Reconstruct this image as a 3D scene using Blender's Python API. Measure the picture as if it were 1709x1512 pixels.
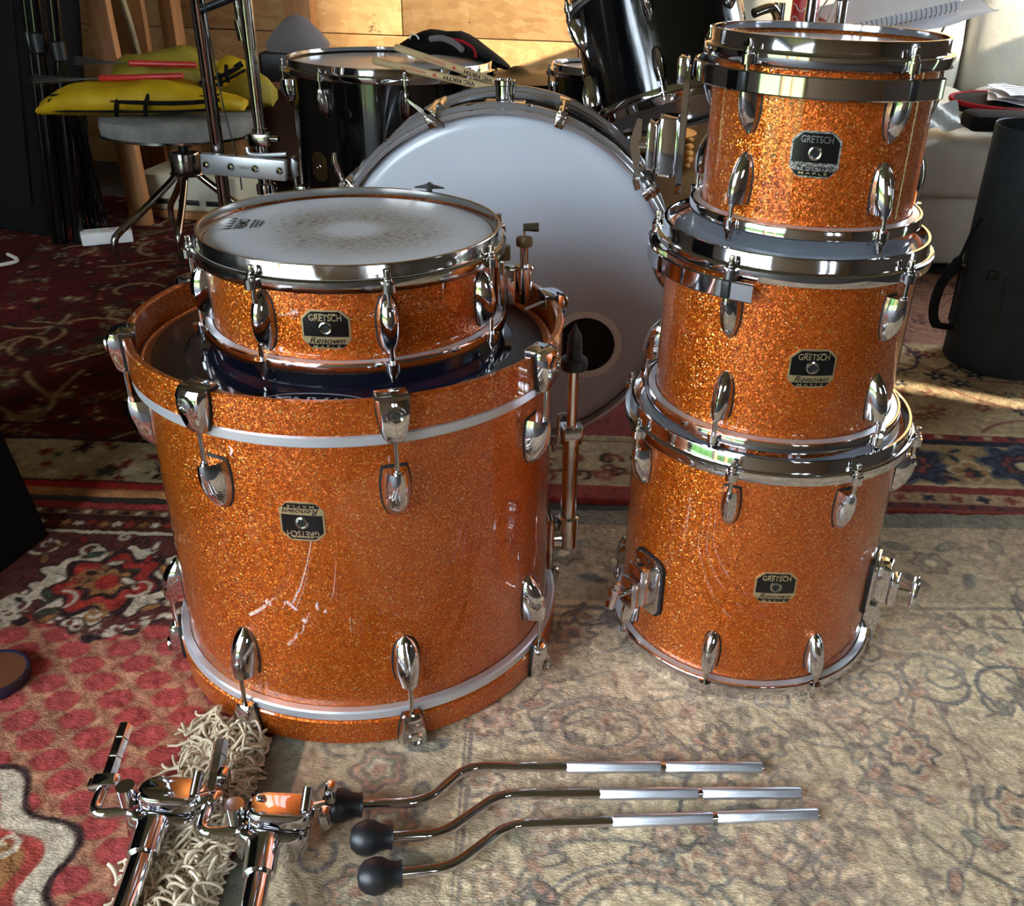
import bpy, bmesh, math, random
import numpy as np
from mathutils import Vector, Matrix, Euler
for o in list(bpy.data.objects): bpy.data.objects.remove(o, do_unlink=True)
S = bpy.context.scene
COL = S.collection
pi, sin, cos, sqrt, rad = math.pi, math.sin, math.cos, math.sqrt, math.radians
random.seed(7); RNG = np.random.default_rng(11)

# ---------------------------------------------------------------- camera
cam = bpy.data.cameras.new('camera'); camo = bpy.data.objects.new('camera', cam); COL.objects.link(camo)
S.camera = camo
FPX, PITCH, ROLL, PCX = 1590.76, 0.4935, 0.0372, 948.46
cam.sensor_fit = 'HORIZONTAL'; cam.sensor_width = 36.0; cam.lens = FPX/1709*36.0
cam.shift_x = (854.5-PCX)/1709
cam.clip_start = 0.05; cam.clip_end = 60
_r = Vector((1,0,0)); _u = Vector((0, sin(PITCH), cos(PITCH))); _f = Vector((0, cos(PITCH), -sin(PITCH)))
_r2 = _r*cos(ROLL)+_u*sin(ROLL); _u2 = _u*cos(ROLL)-_r*sin(ROLL)
camo.matrix_world = Matrix(((_r2.x,_u2.x,-_f.x,0),(_r2.y,_u2.y,-_f.y,0),(_r2.z,_u2.z,-_f.z,0.9),(0,0,0,1)))

# ---------------------------------------------------------------- world, sun, exposure
W = bpy.data.worlds.new('sky'); S.world = W; W.use_nodes = True
bg = W.node_tree.nodes['Background']; bg.inputs[0].default_value = (0.74, 0.87, 1.0, 1); bg.inputs[1].default_value = 6.6
sun = bpy.data.lights.new('sun', 'SUN'); sun.energy = 5.5; sun.angle = rad(1.2); sun.color = (1, .90, .74)
suno = bpy.data.objects.new('sun', sun); COL.objects.link(suno)
suno.rotation_euler = Vector((-.88, .30, -.36)).to_track_quat('-Z', 'Y').to_euler()
VS = S.view_settings; VS.view_transform = 'Standard'; VS.look = 'None'; VS.gamma = 1; VS.use_curve_mapping = False
VS.exposure = 1.62

# ---------------------------------------------------------------- materials
def lin(c): return tuple(((v/255)/12.92 if v/255 <= .04045 else ((v/255+.055)/1.055)**2.4) for v in c)
def mat(name, rgb=(128,128,128), rough=.5, metal=0., **k):
    m = bpy.data.materials.new(name); m.use_nodes = True
    b = m.node_tree.nodes['Principled BSDF']
    b.inputs['Base Color'].default_value = (*lin(rgb), 1)
    b.inputs['Roughness'].default_value = rough; b.inputs['Metallic'].default_value = metal
    for kk, v in k.items(): b.inputs[kk.replace('_', ' ')].default_value = v
    m['b'] = 1
    return m
class NT:
    def __init__(s, m): s.t = m.node_tree; s.b = s.t.nodes['Principled BSDF']
    def n(s, ty, **k):
        x = s.t.nodes.new('ShaderNode'+ty)
        for a, v in k.items():
            if a.startswith('i_'): x.inputs[a[2:].replace('_', ' ')].default_value = v
            else: setattr(x, a, v)
        return x
    def l(s, a, b): s.t.links.new(a, b)
    def coord(s, scale=(1,1,1), rot=(0,0,0), kind='Object'):
        c = s.n('TexCoord'); mp = s.n('Mapping'); s.l(c.outputs[kind], mp.inputs[0])
        mp.inputs['Scale'].default_value = scale; mp.inputs['Rotation'].default_value = rot
        return mp.outputs[0]
    def ramp(s, fac, stops, interp='LINEAR'):
        r = s.n('ValToRGB'); e = r.color_ramp.elements; r.color_ramp.interpolation = interp
        while len(e) < len(stops): e.new(.5)
        for el, (p, c) in zip(e, stops): el.position = p; el.color = (*lin(c), 1)
        s.l(fac, r.inputs[0]); return r.outputs[0]
    def noise(s, co, scale, detail=3, rough=.55, dist=0):
        n = s.n('TexNoise', i_Scale=scale, i_Detail=detail, i_Roughness=rough, i_Distortion=dist); s.l(co, n.inputs[0]); return n.outputs[0]
    def bump(s, h, strength=.3, dist=.002):
        b = s.n('Bump', i_Strength=strength, i_Distance=dist); s.l(h, b.inputs['Height']); s.l(b.outputs[0], s.b.inputs['Normal'])
    def mix(s, fac, a, b, mode='MIX'):
        m = s.n('MixRGB', blend_type=mode)
        for sk, v in zip(m.inputs, (fac, a, b)):
            if isinstance(v, (int, float)): sk.default_value = v
            elif isinstance(v, tuple): sk.default_value = (*lin(v), 1)
            else: s.l(v, sk)
        return m.outputs[0]

def sparkle(name, stops, scale=820):
    m = mat(name, (200,100,20), .33, .7); t = NT(m); co = t.coord()
    v = t.n('TexVoronoi', i_Scale=scale); t.l(co, v.inputs[0])
    v2 = t.n('TexVoronoi', i_Scale=scale*.55); t.l(co, v2.inputs[0])
    sp = t.n('SeparateColor'); t.l(v.outputs['Color'], sp.inputs[0])
    col = t.ramp(sp.outputs[0], stops)
    t.l(col, t.b.inputs['Base Color'])
    sub = t.n('VectorMath', operation='SUBTRACT'); t.l(v.outputs['Color'], sub.inputs[0]); sub.inputs[1].default_value = (.5,.5,.5)
    sc = t.n('VectorMath', operation='SCALE'); t.l(sub.outputs[0], sc.inputs[0]); sc.inputs['Scale'].default_value = .62
    sub2 = t.n('VectorMath', operation='SUBTRACT'); t.l(v2.outputs['Color'], sub2.inputs[0]); sub2.inputs[1].default_value = (.5,.5,.5)
    sc2 = t.n('VectorMath', operation='SCALE'); t.l(sub2.outputs[0], sc2.inputs[0]); sc2.inputs['Scale'].default_value = .14
    g = t.n('NewGeometry')
    a = t.n('VectorMath', operation='ADD'); t.l(sc.outputs[0], a.inputs[0]); t.l(g.outputs['Normal'], a.inputs[1])
    a2 = t.n('VectorMath', operation='ADD'); t.l(sc2.outputs[0], a2.inputs[0]); t.l(a.outputs[0], a2.inputs[1])
    nn = t.n('VectorMath', operation='NORMALIZE'); t.l(a2.outputs[0], nn.inputs[0])
    t.l(nn.outputs[0], t.b.inputs['Normal'])
    t.b.inputs['Coat Weight'].default_value = 1; t.b.inputs['Coat Roughness'].default_value = .03; t.b.inputs['Coat IOR'].default_value = 1.5
    return m
M = {}
M['sparkle'] = sparkle('orange_sparkle', [(0,(104,34,3)), (.12,(164,66,6)), (.35,(196,86,9)), (.85,(212,102,13)), (.95,(246,156,44)), (1,(255,228,156))])
M['chrome'] = mat('chrome', (214,214,218), .07, 1)
M['chrome_old'] = mat('worn_chrome', (190,186,180), .16, 1)
def worn(m, s1=60):
    t = NT(m); co = t.coord(); n = t.noise(co, s1, 4)
    r = t.n('MapRange'); t.l(n, r.inputs[0]); r.inputs[1].default_value = .35; r.inputs[2].default_value = .75
    r.inputs[3].default_value = .05; r.inputs[4].default_value = .3; t.l(r.outputs[0], t.b.inputs['Roughness'])
worn(M['chrome_old'])
M['alu'] = mat('brushed_aluminium', (214,216,220), .35, .7)
M['steel'] = mat('grey_steel', (150,152,156), .35, 1)
M['satin'] = mat('satin_chrome_hoop', (205,206,210), .22, .72)
M['knurl'] = mat('knurled_zinc', (225,228,235), .38, 1); t = NT(M['knurl']); t.bump(t.noise(t.coord((700,90,700)), 3, 2), .35, .0006)
M['gasket'] = mat('black_gasket', (14,13,13), .6)
M['rubber'] = mat('black_rubber', (24,25,28), .42); t = NT(M['rubber']); t.bump(t.noise(t.coord(), 90, 3), .12, .001)
M['gold'] = mat('champagne_gold', (196,176,134), .35, .8)
M['gold_worn'] = mat('scratched_badge', (150,146,136), .45, .5); t = NT(M['gold_worn']); t.l(t.ramp(t.noise(t.coord((1,1,3)), 260, 5, .75), [(.44,(22,20,20)),(.53,(176,172,164))]), t.b.inputs['Base Color'])
M['badge_black'] = mat('badge_black', (10,10,12), .25, 0)
M['print_black'] = mat('black_print', (24,22,22), .6)
M['print_red'] = mat('red_print', (200,70,60), .6)
M['inner_wood'] = mat('maple_ply', (150,96,56), .5)
M['hole'] = mat('dark_hole', (5,5,5), .8)
M['black_lacquer'] = mat('black_lacquer', (7,8,11), .12, 0, Coat_Weight=.6, Coat_Roughness=.08)
t = NT(M['black_lacquer']); n = t.noise(t.coord((6,6,1.2)), 6, 6, .65)
r = t.n('MapRange'); t.l(n, r.inputs[0]); r.inputs[1].default_value=.45; r.inputs[2].default_value=.8; r.inputs[3].default_value=.06; r.inputs[4].default_value=.4; t.l(r.outputs[0], t.b.inputs['Roughness'])
# drum heads
M['head_worn'] = mat('coated_white_head', (188,190,194), .38); t = NT(M['head_worn'])
co = t.coord((1,1,0)); ln = t.n('VectorMath', operation='LENGTH'); t.l(co, ln.inputs[0])
big = t.noise(co, 14, 4); fine = t.noise(t.coord((1,2.2,0)), 120, 4, .7)
ring = t.n('MapRange', interpolation_type='SMOOTHSTEP'); t.l(ln.outputs['Value'], ring.inputs[0]); ring.inputs[1].default_value=.155; ring.inputs[2].default_value=.06; ring.inputs[3].default_value=0; ring.inputs[4].default_value=1
inn = t.n('MapRange', interpolation_type='SMOOTHSTEP'); t.l(ln.outputs['Value'], inn.inputs[0]); inn.inputs[1].default_value=.02; inn.inputs[2].default_value=.055; inn.inputs[3].default_value=.1; inn.inputs[4].default_value=1
mu = t.n('Math', operation='MULTIPLY'); t.l(ring.outputs[0], mu.inputs[0]); t.l(inn.outputs[0], mu.inputs[1])
fr = t.n('MapRange'); t.l(fine, fr.inputs[0]); fr.inputs[1].default_value=.46; fr.inputs[2].default_value=.64
br = t.n('MapRange'); t.l(big, br.inputs[0]); br.inputs[1].default_value=.3; br.inputs[2].default_value=.7
m2 = t.n('Math', operation='MULTIPLY'); t.l(fr.outputs[0], m2.inputs[0]); t.l(br.outputs[0], m2.inputs[1])
m3 = t.n('Math', operation='MULTIPLY'); t.l(mu.outputs[0], m3.inputs[0]); t.l(m2.outputs[0], m3.inputs[1])
m4 = t.n('Math', operation='MULTIPLY'); t.l(m3.outputs[0], m4.inputs[0]); m4.inputs[1].default_value=1.9; m4.use_clamp=True
t.l(t.mix(m4.outputs[0], t.mix(mu.outputs[0], (196,197,200), (160,158,154)), (92,76,58)), t.b.inputs['Base Color'])
M['head_white'] = mat('smooth_white_head', (198,203,212), .2, 0)
M['head_grey'] = mat('clear_grey_head', (150,156,164), .12, 0)
M['head_black'] = mat('glossy_black_head', (18,23,40), .09, 0)
M['head_black_ring'] = mat('matte_black_head_ring', (16,17,20), .35, 0)
# wood etc
def wood(name, c1, c2, sc=(30,30,2.2), rough=.6):
    m = mat(name, c1, rough); t = NT(m); co = t.coord(sc)
    n = t.noise(co, 1.0, 4, .6, 1.5); t.l(t.ramp(n, [(.3,c2),(.7,c1)]), t.b.inputs['Base Color']); t.bump(n, .15, .001); return m
M['pine'] = wood('pine_board', (196,138,84), (164,104,56))
M['stick'] = wood('hickory_stick', (222,196,150), (206,176,128), (40,40,3))
M['stick_dark'] = wood('dark_stick', (150,112,76), (120,86,54), (40,40,3))
M['board'] = wood('grey_floorboard', (74,66,60), (52,46,42), (3,30,30), .8)
m = mat('osb', (206,158,98), .75); t = NT(m)
n0 = t.n('TexNoise', i_Scale=5); co = t.coord()
t.l(co, n0.inputs[0]); dm = t.mix(.10, co, n0.outputs['Color'])
va = t.n('TexVoronoi', i_Scale=1.0); mp = t.n('Mapping'); mp.inputs['Scale'].default_value=(16,16,52); t.l(dm, mp.inputs[0]); t.l(mp.outputs[0], va.inputs[0])
vb = t.n('TexVoronoi', i_Scale=1.0); mp = t.n('Mapping'); mp.inputs['Scale'].default_value=(40,16,18); mp.inputs['Rotation'].default_value=(0,.6,0); t.l(dm, mp.inputs[0]); t.l(mp.outputs[0], vb.inputs[0])
s1 = t.n('SeparateColor'); t.l(va.outputs['Color'], s1.inputs[0]); s2 = t.n('SeparateColor'); t.l(vb.outputs['Color'], s2.inputs[0])
ca = t.ramp(s1.outputs[0], [(0,(186,134,78)),(.5,(208,160,100)),(1,(224,182,124))]); cb = t.ramp(s2.outputs[0], [(0,(196,144,88)),(1,(218,172,112))])
cc = t.mix(.5, ca, cb)
sp = t.noise(t.coord((1,1,1.6)), 9, 5, .75); spr = t.n('MapRange'); t.l(sp, spr.inputs[0]); spr.inputs[1].default_value=.63; spr.inputs[2].default_value=.68
t.l(t.mix(spr.outputs[0], cc, (84,58,36)), t.b.inputs['Base Color']); t.bump(s1.outputs[0], .25, .002)
M['osb'] = m
def fabric(name, rgb, rough=.85, sc=220, bs=.3, dark=None):
    m = mat(name, rgb, rough, 0, Specular_IOR_Level=.22); t = NT(m); co = t.coord(); n = t.noise(co, 14, 4)
    d = dark or tuple(int(v*.72) for v in rgb)
    t.l(t.ramp(n, [(.3,d),(.7,rgb)]), t.b.inputs['Base Color']); t.bump(t.noise(co, sc, 2), bs, .002); return m
M['black_cloth'] = fabric('black_cloth', (12,11,12)); M['black_case'] = fabric('black_fibre_case', (40,43,44), .6, 60, .2, (30,33,34))
M['black_paint'] = fabric('black_carpet_cover', (10,9,10), .9, 300, .4)
M['yellow'] = fabric('yellow_nylon', (206,168,28), .55, 40, .25, (170,134,16)); M['olive'] = fabric('olive_yellow_nylon', (164,146,52), .6, 40, .25, (136,118,36))
M['grey_vinyl'] = fabric('grey_vinyl', (150,148,140), .6, 80, .2)
M['leather'] = mat('cream_leather', (198,191,174), .5); t = NT(M['leather']); co = t.coord(); n = t.noise(co, 5, 5, .6)
t.l(t.ramp(n, [(.3,(176,169,152)),(.7,(202,195,178))]), t.b.inputs['Base Color']); t.bump(t.noise(co, 26, 6, .65), .35, .006)
M['paper'] = mat('white_paper', (226,226,230), .7); M['card'] = mat('cardboard', (176,140,92), .8)
M['red_fabric'] = fabric('red_fabric', (178,26,36)); M['red_plastic'] = mat('red_plastic', (200,44,40), .4)
M['brass'] = mat('cymbal_bronze', (176,146,92), .28, 1); t = NT(M['brass'])
w = t.n('TexWave', wave_type='RINGS', rings_direction='Z', i_Scale=120, i_Distortion=1.0); t.l(t.coord(), w.inputs[0]); t.bump(w.outputs[1], .2, .0006)
M['bronze_dull'] = mat('dull_bronze', (112,92,58), .5, .6)
M['cream_plastic'] = mat('cream_plastic', (206,200,172), .5); M['white_plastic'] = mat('white_plastic', (236,232,228), .4)
M['black_plastic'] = mat('black_plastic', (16,16,17), .4); M['wire'] = mat('brush_wire', (170,170,172), .35, 1)
M['cable_white'] = mat('white_cable', (205,198,182), .5); M['rope'] = fabric('pale_rope', (208,186,140), .8, 200, .5)
M['dark_brown'] = mat('dark_brown_hide', (92,50,24), .6); M['blue_black'] = mat('blue_black_rim', (26,24,44), .4)
M['strand'] = fabric('cotton_fringe', (222,206,178), .9, 400, .2, (196,178,148))
M['plaster'] = mat('dark_boarding', (78,66,54), .85); M['plaster_light'] = mat('board_lining', (150,128,102), .85); M['ceiling'] = mat('ceiling_board', (140,128,112), .9)
M['glaze'] = mat('frosted_plastic', (206,206,204), .3); M['grey_foam'] = mat('grey_cloth', (120,112,110), .9)
M['lawn'] = fabric('lawn', (92,112,64), .95, 40, .5, (70,92,46)); M['hedge'] = fabric('hedge_leaf', (60,92,38), .9, 20, .5, (34,60,22))
m = mat('rug_pile', (128,128,128), 1.0, 0, Specular_IOR_Level=.2); t = NT(m)
at_ = t.n('Attribute', attribute_name='Col'); co = t.coord()
f1 = t.noise(t.coord((1,1.8,1), (0,0,.5)), 210, 3, .6); f2 = t.noise(co, 60, 3)
f3 = t.mix(.5, f1, f2)
rr = t.n('MapRange'); t.l(f3, rr.inputs[0]); rr.inputs[1].default_value=.35; rr.inputs[2].default_value=.65; rr.inputs[3].default_value=.74; rr.inputs[4].default_value=1.18
sc = t.n('VectorMath', operation='SCALE'); t.l(at_.outputs[0], sc.inputs[0]); t.l(rr.outputs[0], sc.inputs['Scale']); t.l(sc.outputs[0], t.b.inputs['Base Color'])
t.bump(f3, .7, .007)
M['rug'] = m

# ---------------------------------------------------------------- mesh helpers
class MB:
    def __init__(s): s.v = []; s.f = []
    def add(s, vs, fs, mx=None):
        b = len(s.v)
        s.v += [tuple(mx @ Vector(p)) if mx is not None else tuple(p) for p in vs]
        s.f += [tuple(i+b for i in f) for f in fs]; return s
    def lathe(s, prof, n=48, a0=0, a1=2*pi, mx=None, close=False):
        full = abs(a1-a0-2*pi) < 1e-6; k = n if full else n+1; vs = []; fs = []; p = len(prof)
        for i in range(k):
            a = a0+(a1-a0)*i/n; c, q = cos(a), sin(a)
            vs += [(r*c, r*q, z) for r, z in prof]
        m = p if close else p-1
        for i in range(n):
            j = (i+1) % k
            for q in range(m):
                q2 = (q+1) % p
                if prof[q][0] < 1e-9 and prof[q2][0] < 1e-9: continue
                fs.append((i*p+q, j*p+q, j*p+q2, i*p+q2))
        if not full and close:
            fs.append(tuple(range(p))[::-1]); fs.append(tuple((k-1)*p+q for q in range(p)))
        return s.add(vs, fs, mx)
    def box(s, c, d, mx=None, bev=0):
        x, y, z = [v/2 for v in d]; b = min(bev, x*.98, y*.98, z*.98)
        if b <= 0:
            vs = [(c[0]+i*x, c[1]+j*y, c[2]+k*z) for k in (-1,1) for j in (-1,1) for i in (-1,1)]
            return s.add(vs, [(0,2,3,1),(4,5,7,6),(0,1,5,4),(2,6,7,3),(0,4,6,2),(1,3,7,5)], mx)
        def ringp(hx, hy, bb, zz, m=3):
            out = []
            for (sx, sy, a0) in ((1,1,0),(-1,1,pi/2),(-1,-1,pi),(1,-1,1.5*pi)):
                for i in range(m+1):
                    a = a0+pi/2*i/m; out.append((c[0]+sx*(hx-bb)+bb*cos(a), c[1]+sy*(hy-bb)+bb*sin(a), c[2]+zz))
            return out
        rings = [ringp(x-b*.7,y-b*.7,b*.5,-z), ringp(x-b*.2,y-b*.2,b*.85,-z+b*.3), ringp(x,y,b,-z+b), ringp(x,y,b,z-b), ringp(x-b*.2,y-b*.2,b*.85,z-b*.3), ringp(x-b*.7,y-b*.7,b*.5,z)]
        return s.loft(rings, mx)
    def loft(s, rings, mx=None, caps=True, closed=True):
        n = len(rings[0]); vs = [p for r in rings for p in r]; fs = []
        for i in range(len(rings)-1):
            for j in range(n if closed else n-1):
                k = (j+1) % n; fs.append((i*n+j, i*n+k, (i+1)*n+k, (i+1)*n+j))
        if caps: fs.append(tuple(range(n))[::-1]); fs.append(tuple((len(rings)-1)*n+j for j in range(n)))
        return s.add(vs, fs, mx)
    def tube(s, pts, r, n=12, mx=None, caps=True):
        P = [Vector(p) for p in pts]; R = r if isinstance(r, (list, tuple)) else [r]*len(P)
        T = [(P[min(i+1,len(P)-1)]-P[max(i-1,0)]).normalized() for i in range(len(P))]
        up = Vector((0,0,1)) if abs(T[0].z) < .9 else Vector((1,0,0)); N = (up-T[0]*up.dot(T[0])).normalized(); rings = []
        for i, p in enumerate(P):
            N = (N-T[i]*N.dot(T[i])).normalized(); B = T[i].cross(N)
            rings.append([p+(N*cos(a)+B*sin(a))*R[i] for a in [2*pi*k/n for k in range(n)]])
        return s.loft(rings, mx, caps)
    def cyl(s, a, b, r, n=20, r2=None): return s.tube([a, b], [r, r if r2 is None else r2], n)
    def prism(s, out, z0, z1, mx=None, bev=0):
        if bev:
            cx = sum(p[0] for p in out)/len(out); cy = sum(p[1] for p in out)/len(out)
            def sh(b):
                r = []
                for x, y in out:
                    d = sqrt((x-cx)**2+(y-cy)**2) or 1; r.append((x-(x-cx)/d*b, y-(y-cy)/d*b))
                return r
            L = [(sh(bev), z0), (sh(bev*.3), z0+bev*.3), (out, z0+bev), (out, z1-bev), (sh(bev*.3), z1-bev*.3), (sh(bev), z1)]
        else: L = [(out, z0), (out, z1)]
        return s.loft([[(x,y,z) for x, y in o] for o, z in L], mx)
    def mesh(s, name, m, smooth=35):
        me = bpy.data.meshes.new(name); me.from_pydata(s.v, [], s.f); me.update()
        bm = bmesh.new(); bm.from_mesh(me); bmesh.ops.recalc_face_normals(bm, faces=bm.faces); bm.to_mesh(me); bm.free()
        if smooth:
            me.shade_smooth(); me.set_sharp_from_angle(angle=rad(smooth))
        if m is not None: me.materials.append(M[m] if isinstance(m, str) else m)
        return me
    def build(s, name, m, parent=None, loc=(0,0,0), rot=(0,0,0), smooth=35, label=None):
        o = put(name, s.mesh(name, m, smooth), parent, loc, rot)
        if label: o['label'] = label
        return o
def put(name, me, parent=None, loc=(0,0,0), rot=(0,0,0), scale=None):
    o = bpy.data.objects.new(name, me); COL.objects.link(o); o.parent = parent; o.location = loc; o.rotation_euler = rot
    if scale: o.scale = scale
    return o
def tag(o, label, cat, group=None, kind=None):
    o['label'] = label; o['category'] = cat
    if group: o['group'] = group
    if kind: o['kind'] = kind
    return o
def thing(name, label, cat, loc=(0,0,0), rot=(0,0,0), group=None):
    o = bpy.data.objects.new(name, None); COL.objects.link(o); o.location = loc; o.rotation_euler = rot; o.empty_display_size = .05
    return tag(o, label, cat, group)
def struct(o): o['kind'] = 'structure'; return o
def rrect(w, h, r, n=5):
    out = []
    for sx, sy, a0 in ((1,1,0),(-1,1,pi/2),(-1,-1,pi),(1,-1,1.5*pi)):
        out += [(sx*(w/2-r)+r*cos(a0+pi/2*i/n), sy*(h/2-r)+r*sin(a0+pi/2*i/n)) for i in range(n+1)]
    return out
def frame(a, b):   # matrix with z along a->b, origin a
    a, b = Vector(a), Vector(b); return Matrix.Translation(a) @ (b-a).to_track_quat('Z', 'Y').to_matrix().to_4x4()
def smooth_path(pts, n=8):
    P = [Vector(p) for p in pts]; out = []
    for i in range(len(P)-1):
        p0, p1, p2, p3 = P[max(i-1,0)], P[i], P[i+1], P[min(i+2,len(P)-1)]
        for k in range(n):
            t_ = k/n; out.append(.5*((2*p1)+(p2-p0)*t_+(2*p0-5*p1+4*p2-p3)*t_*t_+(3*p1-p0-3*p2+p3)*t_**3))
    return out+[P[-1]]
_tc = {}
def text(body, size=1., shear=0., bold=0.):    # flat lettering as (verts, faces), centred
    k = (body, shear, bold)
    if k not in _tc:
        cu = bpy.data.curves.new('lettering', 'FONT'); cu.body = body; cu.align_x = 'CENTER'; cu.align_y = 'CENTER'; cu.shear = shear; cu.offset = bold; cu.resolution_u = 3
        ob = bpy.data.objects.new('lettering', cu); COL.objects.link(ob)
        dg = bpy.context.evaluated_depsgraph_get(); me = bpy.data.meshes.new_from_object(ob.evaluated_get(dg))
        v = [tuple(p.co) for p in me.vertices]; f = [tuple(p.vertices) for p in me.polygons]
        bpy.data.objects.remove(ob); bpy.data.curves.remove(cu); bpy.data.meshes.remove(me)
        xs = [p[0] for p in v]; ys = [p[1] for p in v]; cx, cy = (min(xs)+max(xs))/2, (min(ys)+max(ys))/2
        _tc[k] = ([(x-cx, y-cy) for x, y, _ in v], f, max(xs)-min(xs), max(ys)-min(ys))
    v, f, w, h = _tc[k]
    return v, f, w, h
def fit_text(body, w, h, shear=0., bold=0.):
    v, f, tw, th = text(body, 1, shear, bold); return [(x*w/tw, y*h/th) for x, y in v], f

# ---------------------------------------------------------------- the room
FZ = -0.012
struct(MB().box((0,1.35,FZ-.05), (5.4,5.9,.1)).build('floor', 'board', smooth=0))
struct(MB().box((0,1.35,2.55), (5.4,5.9,.1)).build('ceiling', 'ceiling', smooth=0))
def wall_with_holes(name, fixed, thick, u0, u1, z0, z1, holes, m, axis):
    us = sorted({u0,u1,*[h[0] for h in holes],*[h[1] for h in holes]}); zs = sorted({z0,z1,*[h[2] for h in holes],*[h[3] for h in holes]})
    b = MB()
    for i in range(len(us)-1):
        for j in range(len(zs)-1):
            uc, zc = (us[i]+us[i+1])/2, (zs[j]+zs[j+1])/2
            if any(h[0]<uc<h[1] and h[2]<zc<h[3] for h in holes): continue
            d = (us[i+1]-us[i], zs[j+1]-zs[j])
            if axis == 'x': b.box((fixed, uc, zc), (thick, d[0], d[1]))
            else: b.box((uc, fixed, zc), (d[0], thick, d[1]))
    return struct(b.build(name, m, smooth=0))
wall_with_holes('wall_left', -2.65, .1, -1.65, 4.3, FZ-.1, 2.6, [(-1.5,-.15,FZ,2.25)], 'plaster', 'x')
wall_with_holes('wall_right', 2.45, .1, -1.6, 4.3, FZ-.1, 2.6, [(3.0,4.1,1.0,2.3),(1.47,1.555,FZ,.86),(.42,.58,1.36,1.58)], 'plaster', 'x')
wall_with_holes('wall_front', -1.6, .1, -2.7, 2.5, FZ-.1, 2.6, [(-2.5,-1.1,FZ,2.4),(.9,1.1,1.1,1.8),(1.3,1.5,1.1,1.8)], 'plaster_light', 'y')
struct(MB().box((-6,-4,FZ-.20), (34,22,.1)).build('ground_outside', 'lawn', smooth=0))
h = MB()
for i in range(60):
    x = -9+i*.3; h.lathe([(0,0),(.42,.1),(.5,.6),(.38,1.1+.3*random.random()),(0,1.35+.4*random.random())], 8, mx=Matrix.Translation((x, -9+random.random()*.4, FZ)))
for i in range(50):
    h.lathe([(0,0),(.42,.1),(.5,.6),(.38,1.1+.3*random.random()),(0,1.35+.4*random.random())], 8, mx=Matrix.Translation((-10+random.random()*.4, -9+i*.3, FZ)))
tag(h.build('hedge', 'hedge'), 'green hedge around the lawn outside the open doors', 'hedge')
for i, x in enumerate((-2.5, -1.8, -1.1)):
    struct(MB().box((x,-1.56,1.12), (.09,.12,2.28), bev=.004).build('trim_%d' % (i+1), 'pine', smooth=0))

# back wall: frame behind, each OSB panel, stud and board a piece of its own
wb = struct(MB().box((0,4.27,1.25), (5.4,.1,2.7)).build('wall_back', 'plaster', smooth=0))
def panel(x0, x1, z0, z1): MB().box(((x0+x1)/2,4.209,(z0+z1)/2), (x1-x0-.004,.018,z1-z0-.004), bev=.002).build('panel', 'osb', wb)
for x0, x1 in ((-2.6,-1.70),(-1.70,-.735),(-.735,.49),(.49,1.71),(1.71,2.6)): panel(x0, x1, .535, 1.75); panel(x0, x1, 1.75, 2.5)
for x0, x1 in ((-2.6,-1.24),(-1.24,-.02),(-.02,1.2),(1.2,2.6)): panel(x0, x1, FZ, .535)
MB().box((-1.135,4.165,1.2), (.10,.07,2.5), bev=.003).build('stud', 'pine', wb)
MB().box((-1.77,3.99,1.2), (.17,.05,2.44), bev=.003).build('stud', 'pine', wb)
MB().box((-1.61,4.05,1.2), (.05,.10,2.44), bev=.003).build('stud', 'pine', wb)

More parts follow.
